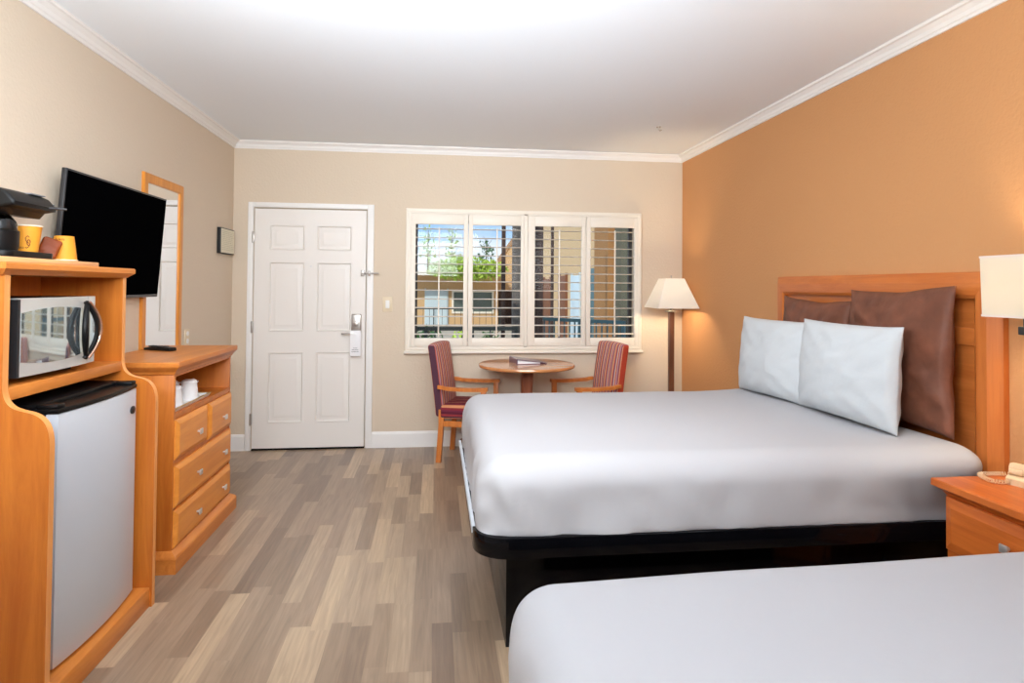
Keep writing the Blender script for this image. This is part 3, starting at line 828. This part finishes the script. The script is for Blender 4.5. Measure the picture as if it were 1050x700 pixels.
B().box((-1.466, 2.5, 1.68), (-1.40, 2.5022, 1.684)).box((-1.444, 2.40, 1.7085), (-1.420, 2.48, 1.7125)).obj('logo_mark', M['greyink'], head, 'small pale illegible logo')
B().tube([(-1.40, 2.44, 1.664), (-1.38, 2.47, 1.667), (-1.352, 2.49, 1.666)], [.006, .005, .004], 8).obj('lever', M['bezel'], head, 'thin dark lever')
B().lathe([(.0, ty2 + .024), (.052, ty2 + .024), (.060, ty2 + .04), (.062, ty2 + .085), (.055, ty2 + .12), (.040, ty2 + .140), (.034, ty2 + .146)], (-1.468, 2.300, 0), 28, False).obj('carafe', M['carafe'], cm, 'rounded tinted glass carafe')
B().lathe([(.0, ty2 + .0225), (.060, ty2 + .0225), (.0635, ty2 + .04), (.0645, ty2 + .088), (.062, ty2 + .09), (.058, ty2 + .088)], (-1.468, 2.300, 0), 28, False).obj('carafe_band', M['black'], cm)


def paper_cup(lab, loc, rot, side):
    o = thing('paper_cup', lab, 'cup', loc, group='orange paper cups', world=False); o.rotation_euler = rot
    B().lathe([(.0, .004), (.0315, .004), (.0315, 0), (.033, 0), (.0445, .094), (.0435, .094), (.032, .006), (.0, .006)], (0, 0, 0), 36, False).obj('cup_body', M['cup'], o, angle=50)
    B().tube([Vector((.0452 * math.cos(q), .0452 * math.sin(q), .094)) for q in [2 * math.pi * i / 36 for i in range(37)]], .0022, 8, False).obj('rolled_rim', M['cupin'], o, 'pale rolled rim')
    b = B()
    def onc(a, z): r = .033 + .0115 * z / .094 + .0006; return Vector((r * math.cos(a), r * math.sin(a), z))
    s = [(.10, .052), (.02, .058), (-.08, .050), (-.06, .040), (.04, .034), (.14, .030), (.10, .020), (-.02, .014), (-.12, .018)]
    P = []
    for (a0, z0), (a1, z1) in zip(s, s[1:]):
        for k in range(4): P.append(onc(side + a0 * 1.6 + (a1 - a0) * 1.6 * k / 4, z0 + (z1 - z0) * k / 4))
    b.tube(P, .0012, 6)
    b.tube([onc(side + .12 + .12 * math.cos(q), .034 + .010 * math.sin(q)) for q in [i * .5 for i in range(12)]], .0016, 6)
    for k in range(6):
        a = side - .35 - k * .16
        b.tube([onc(a, .012 + .003 * (k % 2)), onc(a + .06, .020), onc(a + .09, .012)], .0009, 5)
    b.obj('printed_mark', M['ink'], o, 'brown printed swirl')
    return o
paper_cup('orange paper cup standing upright in front of the coffee maker', (-1.452, 2.435, ty2 + .0222), (0, 0, 0), R(-58))
paper_cup('orange paper cup turned upside down on the wooden board', (-1.445, 2.648, ty2 + .0972), (R(180), 0, 0), R(125))
po = B()
po.rbox((-.032, -.008, 0), (.032, .008, .075), (.010, .0075, .012), 3, (6, 2, 6), lambda p_: Vector((p_.x, p_.y * (1 - .6 * abs(p_.z - .037) / .037) + .002 * noise.noise(p_ * 60), p_.z)))
o = po.obj('coffee_pouch', M['pouch'], angle=60); o.location = (-1.462, 2.560, ty2 + .012); o.rotation_euler = (R(-6), R(20), R(29))
tag(o, 'brown foil coffee pouch leaning between the two orange cups', 'packet')

# ------------------------------------------------------------------ nightstand, phone
ns = thing('nightstand', 'reddish wood nightstand beside the farther bed at the right edge', 'nightstand', (2.06, 1.84, 0))
ny0, ny1, nx0 = 1.590, 2.135, 1.895
B().box((nx0, ny0, .06), (XR - .016, ny1, .640), .002).box((nx0 + .01, ny0 + .02, 0), (XR - .016, ny1 - .02, .07)).obj('body', M['night'], ns)
nt = B()
nt.rings([[Vector(q) for q in r] for r in [[(nx0 - d, ny0 - d, z), (XR - .016, ny0 - d, z), (XR - .016, ny1 + d, z), (nx0 - d, ny1 + d, z)] for d, z in [(0, .632), (.004, .640), (.010, .648), (.028, .660), (.036, .664), (.036, .686), (.033, .690)]]])
nt.obj('top', M['night'], ns, angle=20)
def drawer_left(parent, xf, y0, y1, z0, z1):
    d = B().loops((xf, y1, z0), (0, -1, 0), (0, 0, 1), (-1, 0, 0), y1 - y0, z1 - z0, [(0, 0), (0, .008), (.004, .011), (.034, .020), (.036, .020)]).obj('drawer', M['night'], parent, angle=12)
    z = z0 + (z1 - z0) * .56; ky = (y0 + y1) / 2
    B().cyl((xf - .018, ky, z), (xf - .036, ky, z), .006).box((xf - .042, ky - .016, z - .014), (xf - .034, ky + .016, z + .014), .002).obj('knob', M['chrome'], d, 'square metal knob')
drawer_left(ns, nx0, ny0 + .006, ny1 - .003, .440, .632)
drawer_left(ns, nx0, ny0 + .03, ny1 - .03, .100, .405)

ph = thing('telephone', 'cream desk telephone with a coiled cord on the nightstand', 'telephone', (2.16, 2.0, .690))
pm = Matrix.Translation((2.070, 2.072, .6905)) @ Matrix.Rotation(R(20), 4, 'Z')
B().prism([(0, 0), (.105, 0), (.105, .052), (.012, .030), (0, .022)], 'y', -.190, 0, .004, 2, pm).obj('base', M['phone'], ph)
B().prism([(.02, .040), (.05, .040), (.056, .062), (.046, .074), (.026, .074), (.018, .060)], 'y', -.185, -.002, .006, 2, pm).box((.012, -.185, .036), (.058, -.140, .056), .006, 2, pm).box((.012, -.05, .036), (.058, -.004, .056), .006, 2, pm).obj('handset', M['phone'], ph)
kp = B()
for i in range(3):
    for j in range(4): kp.box((.066 + i * .012, -.14 + j * .02, .044), (.074 + i * .012, -.126 + j * .02, .054 + i * .003), .001, 1, pm)
kp.obj('keypad', M['white'], ph)
# coil
path = [Vector(q) for q in [(2.078, 2.056, .704), (2.060, 2.060, .701), (2.040, 2.064, .700), (2.026, 2.076, .700), (2.026, 2.100, .700), (2.031, 2.125, .700), (2.042, 2.150, .700), (2.060, 2.163, .700), (2.10, 2.160, .700), (2.145, 2.155, .700), (2.175, 2.135, .702)]]
def resample(P, n):
    L = [0]
    for a, b_ in zip(P, P[1:]): L.append(L[-1] + (b_ - a).length)
    out = []
    for i in range(n):
        d = L[-1] * i / (n - 1); k = 0
        while k < len(P) - 2 and L[k + 1] < d: k += 1
        f = (d - L[k]) / max(L[k + 1] - L[k], 1e-9); out.append(P[k].lerp(P[k + 1], f))
    return out
Q = resample(path, 900); coil = []
for i, p_ in enumerate(Q):
    t_ = (Q[min(i + 4, len(Q) - 1)] - Q[max(i - 4, 0)]).normalized(); s_ = t_.cross(Vector((0, 0, 1))).normalized(); u_ = s_.cross(t_)
    a = i * .22; coil.append(p_ + (s_ * math.cos(a) + u_ * math.sin(a)) * .0066)
B().tube(coil, .0015, 5).obj('coiled_cord', M['phone'], ph, 'coiled handset cord')

# wall sconce over the nightstand
sc = thing('wall_sconce', 'lit wall lamp with a square cream shade above the nightstand', 'lamp', (XR, 1.93, 1.25))
B().box((XR - .020, 1.76, 1.19), (XR, 1.92, 1.31), .004).box((2.095, 1.82, 1.238), (XR - .018, 1.85, 1.264), .003).box((2.085, 1.76, 1.236), (2.112, 2.030, 1.266), .003).obj('bracket', M['bezel'], sc, 'grey metal wall bracket')
def sq_shade(cx, cy, z0, z1, h0, h1, th=.002):
    def ring(h, z): return [Vector((cx + h * a, cy + h * b_, z)) for a, b_ in ((-1, -1), (1, -1), (1, 1), (-1, 1))]
    return B().rings([ring(h0, z0), ring(h1, z1), ring(h1 - th, z1), ring(h0 - th, z0), ring(h0, z0)], True, False)
sh = sq_shade(2.090, 2.008, 1.300, 1.520, .086, .090).obj('lamp_shade', M['shade2'], sc, 'square cream shade', angle=20)
for z in (1.303, 1.517):
    hem = B()
    h = .087 if z < 1.4 else .0905
    for a, b_ in (((-h, -h), (h, -h)), ((h, -h), (h, h)), ((h, h), (-h, h)), ((-h, h), (-h, -h))):
        hem.box((2.090 + min(a[0], b_[0]) - .001, 2.008 + min(a[1], b_[1]) - .001, z - .004), (2.090 + max(a[0], b_[0]) + .001, 2.008 + max(a[1], b_[1]) + .001, z + .004))
    hem.obj('hem', M['hem'], sh, 'pale hem band')
B().cyl((2.0985, 2.008, 1.262), (2.0985, 2.008, 1.36), .010).obj('socket', M['bezel'], sc)
B().lathe([(0, 1.355), (.014, 1.36), (.026, 1.40), (.028, 1.425), (.020, 1.452), (0, 1.462)], (2.0985, 2.008, 0), 20, False).obj('bulb', M['bulb'], sc, 'glowing bulb')
lamp('sconce_bulb_light', 'POINT', (2.0985, 2.008, 1.415), 26.0, (1.0, .82, .58), radius=.036).parent = None

# floor lamp in the far corner
fl = thing('floor_lamp', 'lit floor lamp with a square tapered white shade in the far corner', 'lamp', (2.020, 5.215, 0))
lx, ly = 2.020, 5.215
B().box((lx - .14, ly - .14, 0), (lx + .14, ly + .14, .025), .006).box((lx - .11, ly - .11, .024), (lx + .11, ly + .11, .04), .005).obj('base', M['lampwood'], fl)
B().box((lx - .0215, ly - .0215, .038), (lx + .0215, ly + .0215, 1.190), .003).obj('pole', M['lampwood'], fl)
B().box((lx - .042, ly - .042, 1.188), (lx + .042, ly + .042, 1.198), .002).cyl((lx, ly, 1.19), (lx, ly, 1.29), .010).obj('collar', M['nickel'], fl, 'metal collar')
hp_ = B()
hp_.tube([(lx - .05, ly, 1.25), (lx - .07, ly, 1.36), (lx - .04, ly, 1.46), (lx, ly, 1.478), (lx + .04, ly, 1.46), (lx + .07, ly, 1.36), (lx + .05, ly, 1.25)], .002, 6).tube([(lx - .05, ly, 1.25), (lx + .05, ly, 1.25)], .003, 6)
for a, b_ in ((-1, -1), (1, -1), (1, 1), (-1, 1)): hp_.tube([(lx, ly, 1.473), (lx + .080 * a, ly + .080 * b_, 1.473)], .002, 6)
hp_.obj('harp', M['nickel'], fl, 'thin wire harp')
sq_shade(lx, ly, 1.222, 1.476, .180, .084).obj('lamp_shade', M['shade'], fl, 'square tapered white shade', angle=20)
B().cyl((lx, ly, 1.476), (lx, ly, 1.492), .004).lathe([(0, 1.490), (.007, 1.493), (.007, 1.499), (0, 1.503)], (lx, ly, 0), 12).obj('finial', M['nickel'], fl)
B().lathe([(0, 1.285), (.014, 1.29), (.028, 1.33), (.030, 1.355), (.020, 1.385), (0, 1.396)], (lx, ly, 0), 20, False).obj('bulb', M['bulb'], fl, 'glowing bulb')
lamp('floor_lamp_bulb_light', 'POINT', (lx, ly, 1.345), 48.0, (1.0, .80, .52), radius=.036)

# ------------------------------------------------------------------ table, binder, chairs
tb = thing('round_table', 'round wooden pedestal table under the window between two chairs', 'table', (.745, 5.085, 0))
TX, TY = .745, 5.085
B().lathe([(0, .742), (.380, .742), (.390, .747), (.393, .756), (.390, .765), (.385, .768), (0, .768)], (TX, TY, 0), 72, False).obj('tabletop', M['table'], tb, angle=25)
def octa(w, c, z): return [Vector((TX + x, TY + y, z)) for x, y in ((-w + c, -w), (w - c, -w), (w, -w + c), (w, w - c), (w - c, w), (-w + c, w), (-w, w - c), (-w, -w + c))]
B().rings([octa(.048, .003, .735), octa(.048, .003, .68), octa(.047, .012, .61), octa(.046, .024, .54), octa(.046, .026, .20), octa(.048, .012, .12), octa(.048, .004, .06)]).box((TX - .16, TY - .16, .722), (TX + .16, TY + .16, .7425), .004).obj('pedestal', M['pedestal'], tb, angle=20)
ft = B()
for a in (45, 135):
    mt = Matrix.Translation((TX, TY, 0)) @ Matrix.Rotation(R(a), 4, 'Z')
    ft.prism([(-.30, 0), (-.30, .03), (-.06, .075), (.06, .075), (.30, .03), (.30, 0)], 'y', -.035, .035, .005, 2, mt)
ft.obj('cross_base', M['pedestal'], tb)
bi = thing('binder', 'mauve ring binder lying closed on the round table', 'binder', (.76, 5.15, .768))
bm_ = Matrix.Translation((.655, 5.020, .7685)) @ Matrix.Rotation(R(8), 4, 'Z')
B().prism([(0, 0), (0, .040), (.004, .043), (.255, .008), (.255, .005), (.010, .036), (.006, .034), (.006, .004), (.255, .003), (.255, 0)], 'y', 0, .245, .0008, 1, bm_).obj('cover', M['purple'], bi)
B().prism([(.012, .004), (.012, .030), (.20, .009), (.20, .004)], 'y', .008, .237, 0, 1, bm_).obj('pages', M['paper'], bi, 'white pages')

ch = thing('armchair', 'striped armchair left of the round table, nearest the door', 'chair', (.312, 5.163, 0), R(-17), 'striped armchairs at the round table', world=False)
W2 = .225
for s in (-1, 1):
    # rear legs rake back, front legs straight
    B().prism([(-.245, 0), (-.205, 0), (-.180, .36), (-.180, .42), (-.225, .42), (-.225, .30)], 'y', s * (W2 - .022) - .018, s * (W2 - .022) + .018, .003).obj('leg', M['chairwood'], ch)
    B().prism([(.125, 0), (.160, 0), (.165, .585), (.125, .585)], 'y', s * (W2 + .020) - .017, s * (W2 + .020) + .017, .003).obj('leg', M['chairwood'], ch)
    B().prism([(-.222, .285), (.15, .285), (.15, .330), (-.222, .330)], 'y', s * (W2 - .018) - .010, s * (W2 - .018) + .010, .002).obj('side_rail', M['chairwood'], ch)
    arm = []
    for i in range(13):
        k = i / 12; x = -.225 + .402 * k; hw = .014 + .012 * math.sin(min(1, k * 1.25) * math.pi / 2); zz = .592 - .006 * math.sin(k * math.pi) + (.006 if k < .1 else 0)
        if i == 12: hw *= .8
        yc_ = s * (W2 + .018 + .006 * math.sin(k * math.pi))
        arm.append([Vector((x, yc_ - hw, zz - .012)), Vector((x, yc_ + hw, zz - .012)), Vector((x, yc_ + hw, zz + .010)), Vector((x, yc_ + hw * .6, zz + .016)), Vector((x, yc_ - hw * .6, zz + .016)), Vector((x, yc_ - hw, zz + .010))])
    B().rings(arm).obj('armrest', M['chairwood'], ch, angle=40)
def seat_fn(p_):
    q = p_.copy()
    if p_.z > .43: q.z += .014 * max(0, 1 - (p_.x / .22) ** 2) * max(0, 1 - (p_.y / .22) ** 2)
    return q
B().rbox((-.215, -W2, .345), (.205, W2, .455), (.022, .022, .028), 4, (10, 10, 3), seat_fn).obj('seat', M['stripeseat'], ch, angle=60)
def back_fn(p_):
    k = (p_.z - .36) / .575
    q = p_.copy(); q.x += -.055 * k - .022 * k * k
    if p_.x > -.19: q.x += .018 * max(0, 1 - (p_.y / .21) ** 2) * math.sin(max(0, min(1, k)) * math.pi)
    q.z += .012 * max(0, k) * (1 - (p_.y / W2) ** 2)
    return q
bk = B().rbox((-.250, -W2 + .006, .360), (-.185, W2 - .006, .925), (.016, .018, .025), 4, (2, 12, 20), back_fn)
bko = bk.obj('backrest', [M['stripe'], M['weltdark']], ch, angle=60)
for f in bko.data.polygons:
    if abs(f.normal.y) > .75: f.material_index = 1
c2 = copy_tree(ch)
c2.location = (1.215, 5.118, 0); c2.rotation_euler = (0, 0, R(193))
bk2 = [c_ for c_ in c2.children if c_.name.startswith('backrest')][0]; bk2.data = bk2.data.copy(); bk2.data.materials[1] = M['welt']
c2['label'] = 'striped armchair right of the round table, nearest the floor lamp'

# ceiling hook
t = thing('ceiling_hook', 'tiny white hook on the ceiling above the window', 'hook', (1.66, 4.55, ZC))
B().lathe([(0, ZC - .006), (.016, ZC - .006), (.018, ZC), (0, ZC)], (1.66, 4.55, 0), 16, False).obj('hook_plate', M['nickel'], t)
B().tube([(1.66, 4.55, ZC - .005), (1.66, 4.55, ZC - .022), (1.672, 4.55, ZC - .032), (1.684, 4.55, ZC - .022)], .003, 8).obj('hook_wire', M['nickel'], t)

# ------------------------------------------------------------------ outside
E = {}
E['stucco'] = bumpy(pbr('tan_stucco', (208, 174, 132), .9, 0, .2), 30, .2, .01, 4, None, .08)
E['stucco2'] = bumpy(pbr('pale_stucco', (206, 178, 140), .9, 0, .2), 30, .2, .01, 4, None, .08)
E['fascia'] = pbr('white_fascia', (238, 234, 224), .7)
E['post'] = bumpy(pbr('dark_brown_post', (72, 54, 48), .8), 20, .3, .01, 4, None, .2)
E['stone'] = bumpy(pbr('grey_stone', (98, 92, 88), .9), 24, .6, .02, 4, None, .35)
E['pillar'] = bumpy(pbr('brown_tan_pillar', (158, 118, 78), .9, 0, .2), 30, .2, .01, 4, None, .08)
E['teal'] = pbr('teal_painted_metal', (74, 108, 116), .5)
E['rail'] = pbr('dark_railing_metal', (44, 52, 52), .5)
E['bdoor'] = pbr('pale_blue_door', (196, 214, 224), .6)
E['brown'] = pbr('brown_door', (122, 78, 54), .6)
E['wglass'] = pbr('far_window_glass', (104, 116, 112), .1, 0, .6)
E['ground'] = bumpy(pbr('courtyard_concrete', (172, 164, 150), .9), 3, .2, .02, 4, None, .1)
E['leaf'] = bumpy(pbr('bright_leaf', (172, 200, 84), .7), 8, .1, .01, 3, None, .35)
E['leaf2'] = bumpy(pbr('deep_green_leaf', (58, 104, 48), .7), 8, .1, .01, 3, None, .35)
E['bark'] = pbr('tree_bark', (96, 78, 62), .9)
E['greyg'] = pbr('olive_pillar_paint', (92, 90, 74), .8)
B().box((-14, YB + .17, -.25), (26, 40, -.12)).obj('courtyard_ground', E['ground'])['kind'] = 'structure'

ob = thing('motel_building', 'long tan motel building with white roof edge across the courtyard', 'building', (1, 26, -.12))
B().box((-9, 24, -.12), (2.40, 27, 1.86)).obj('wall', E['stucco'], ob)
B().box((-9.4, 23.0, 1.80), (2.42, 27.2, 1.97)).obj('roof_edge', E['fascia'], ob, 'white roof edge')
d_ = B().box((-.36, 23.93, -.10), (.44, 24.0, 1.26)).box((-.40, 23.95, -.10), (-.36, 24.01, 1.30)).box((.44, 23.95, -.10), (.48, 24.01, 1.30)).obj('door', E['bdoor'], ob, 'pale blue door')
for x0, x1 in ((.62, 1.12), (1.36, 2.22)):
    w_ = B().loops((x0, 24, .36), (1, 0, 0), (0, 0, 1), (0, -1, 0), x1 - x0, .88, [(0, 0), (0, .06), (.07, .06), (.07, .0)], close=False).obj('window', E['fascia'], ob, 'white framed window')
    B().box((x0 + .06, 23.985, .42), (x1 - .06, 24.0, 1.18)).obj('pane', E['wglass'], w_)


def railing(name, lab, p0, p1, z0, z1, mat, step, posts, group=None):
    r = thing(name, lab, 'railing', (p0[0], p0[1], z0 - .12), group=group)
    v0, v1 = Vector((p0[0], p0[1], 0)), Vector((p1[0], p1[1], 0)); L = (v1 - v0).length; d = (v1 - v0).normalized(); s = Vector((-d.y, d.x, 0))
    def bar(a, b_, za, zb, w):
        pts = [v0 + d * a - s * w, v0 + d * b_ - s * w, v0 + d * b_ + s * w, v0 + d * a + s * w]
        return [[p_ + Vector((0, 0, za)) for p_ in pts], [p_ + Vector((0, 0, zb)) for p_ in pts]]
    B().rings(bar(0, L, z1 - .04, z1, .022)).obj('top_rail', mat, r)
    B().rings(bar(0, L, z0, z0 + .03, .015)).obj('bottom_rail', mat, r)
    b = B(); a = step
    while a < L - .02:
        b.rings(bar(a - .007, a + .007, z0, z1 - .03, .007)); a += step
    b.obj('balusters', mat, r)
    for k in range(posts + 1):
        a = min(max(L * k / posts, .02), L - .02)
        B().rings(bar(a - .02, a + .02, z0 - .12, z1, .02)).obj('post', mat, r)
    return r
railing('railing', 'dark metal railing in front of the tan building across the courtyard', (-2.4, 22.2), (2.3, 22.2), 0.0, .62, E['rail'], .22, 4)
railing('railing', 'teal metal railing just outside the right half of the window', (1.31, 7.85), (2.16, 7.0), .02, 1.012, E['teal'], .075, 2)
railing('railing', 'low dark railing close outside the left half of the window', (-.6, 6.85), (.90, 6.85), .0, .955, E['rail'], .30, 3)

wg = thing('motel_wing', 'tan building wing with several doors along the right of the courtyard', 'building', (3.2, 16, -.12))
B().box((3.2, 9.0, -.12), (9, 24.9, 4.2)).obj('wall', E['stucco2'], wg)
for y0, y1, z1, m_, lab in ((17.2, 18.2, 1.62, 'brown', 'brown door'), (15.1, 15.9, 1.68, 'brown', 'brown door'), (13.6, 14.4, 1.66, 'bdoor', 'pale blue door'), (12.2, 12.75, 1.78, 'teal', 'teal door')):
    B().box((3.15, y0, -.10), (3.21, y1, z1), .01).box((3.14, y0 - .06, -.10), (3.2, y0, z1 + .06)).box((3.14, y1, -.10), (3.2, y1 + .06, z1 + .06)).obj('door', E[m_], wg, lab)
B().box((2.95, 10.55, -.12), (3.3, 11.5, 2.62)).obj('pillar', E['pillar'], wg, 'tan pillar')
def post(lab, x0, x1, y, z1, m_, dep):
    o = B().box((x0, y - dep, -.12), (x1, y + dep, z1), .006).box((x0 - .02, y - dep - .02, -.12), (x1 + .02, y + dep + .02, -.02), .006).obj('support_post', m_)
    return tag(at_base(o, ((x0 + x1) / 2, y, -.12)), lab, 'post', 'walkway posts outside the window')
post('thin dark post outside the second shutter', .732, .776, 7.0, 3.2, E['post'], .02)
post('thick grey stone post at the right side of the second shutter', .93, 1.045, 7.6, 3.2, E['stone'], .06)
post('thick dark brown post at the left side of the third shutter', 1.20, 1.30, 7.6, 3.2, E['post'], .06)
post('thin dark brown post in the middle of the third shutter', 1.70, 1.742, 9.2, 3.2, E['post'], .02)
post('broad olive post at the right side of the last shutter', 2.34, 2.75, 7.9, 3.2, E['greyg'], .15)

gb = thing('gabled_house', 'tan gabled house end beyond the second shutter', 'building', (3.7, 28, -.12))
B().prism([(2.46, -.12), (2.46, 2.22), (3.70, 3.98), (4.94, 2.22), (4.94, -.12)], 'y', 25.05, 27.5).obj('wall', E['stucco'], gb)
B().prism([(2.44, 2.24), (3.70, 4.06), (4.98, 2.24), (4.98, 2.18), (3.70, 3.98), (2.44, 2.18)], 'y', 25.04, 27.6).obj('roof', E['pillar'], gb)
B().box((2.52, 25.03, -.10), (3.02, 25.06, 1.22)).box((2.48, 25.035, -.10), (2.52, 25.06, 1.26)).box((3.02, 25.035, -.10), (3.06, 25.06, 1.26)).obj('door', E['post'], gb, 'dark brown door')


def foliage(b, c, rx, ry, rz, n, size, rnd):
    for k in range(n):
        d = Vector((rnd.gauss(0, 1), rnd.gauss(0, 1), rnd.gauss(0, 1))).normalized() * (rnd.random() ** .4)
        p_ = Vector(c) + Vector((d.x * rx, d.y * ry, d.z * rz))
        a = Euler((rnd.uniform(0, 6.3), rnd.uniform(0, 6.3), rnd.uniform(0, 6.3))).to_matrix(); s = size * rnd.uniform(.6, 1.3)
        q = [Vector((-s * .5, 0, 0)), Vector((0, -s * .2, s * .05)), Vector((s * .5, 0, 0)), Vector((0, s * .2, s * .05))]
        b.bm.faces.new([b.bm.verts.new(p_ + a @ v_) for v_ in q])
    return b
def plant(name, lab, cat, c, r, n, size, mat, stem_from=None, seed=1, group=None):
    rnd = random.Random(seed)
    t_ = thing(name, lab, cat, (c[0], c[1], stem_from if stem_from is not None else c[2] - r[2]), group=group)
    foliage(B(), c, r[0], r[1], r[2], n, size, rnd).obj('foliage', mat, t_)
    z0 = stem_from if stem_from is not None else c[2] - r[2]
    b = B().tube([(c[0] + .02, c[1], z0), (c[0] - .03, c[1], (z0 + c[2]) / 2), (c[0], c[1], c[2] + r[2] * .8)], [.06, .04, .015], 7)
    for k in range(7):
        z = c[2] - r[2] * .7 + k * r[2] * .22
        b.tube([(c[0], c[1], z), (c[0] + rnd.uniform(-.7, .7) * r[0], c[1] + rnd.uniform(-.5, .5) * r[1], z + .35 * r[2])], [.015, .005], 5)
    b.obj('trunk', E['bark'], t_)
    return t_
plant('tree', 'sparse tall tree seen through the left part of the first shutter', 'tree', (-.35, 29.3, 2.9), (.38, .5, 1.35), 130, .20, E['leaf'], -.12, 2, 'trees behind the motel')
plant('tree', 'sparse tall tree seen through the right part of the first shutter', 'tree', (.75, 29.3, 2.8), (.42, .5, 1.3), 170, .20, E['leaf'], -.12, 5, 'trees behind the motel')
plant('tree', 'slender young tree against the sky in the second shutter', 'tree', (2.35, 29.3, 2.9), (.42, .5, .9), 130, .20, E['leaf2'], -.12, 8, 'trees behind the motel')
plant('vine', 'bright green vine spilling over the white roof edge across the courtyard', 'plant', (1.15, 22.75, 2.0), (1.5, .30, .44), 1700, .17, E['leaf'], 1.97, 11)
plant('shrub', 'green shrub low in the first shutter behind the dark railing', 'shrub', (-.12, 9.5, .50), (.30, .3, .30), 260, .12, E['leaf2'], -.12, 13, 'courtyard shrubs')
plant('shrub', 'green shrub low at the right edge of the first shutter', 'shrub', (.42, 9.3, .50), (.22, .3, .28), 180, .11, E['leaf'], -.12, 17, 'courtyard shrubs')
plant('shrub', 'green shrub low in the second shutter beside the thin post', 'shrub', (.85, 9.6, .48), (.24, .3, .26), 180, .11, E['leaf2'], -.12, 19, 'courtyard shrubs')
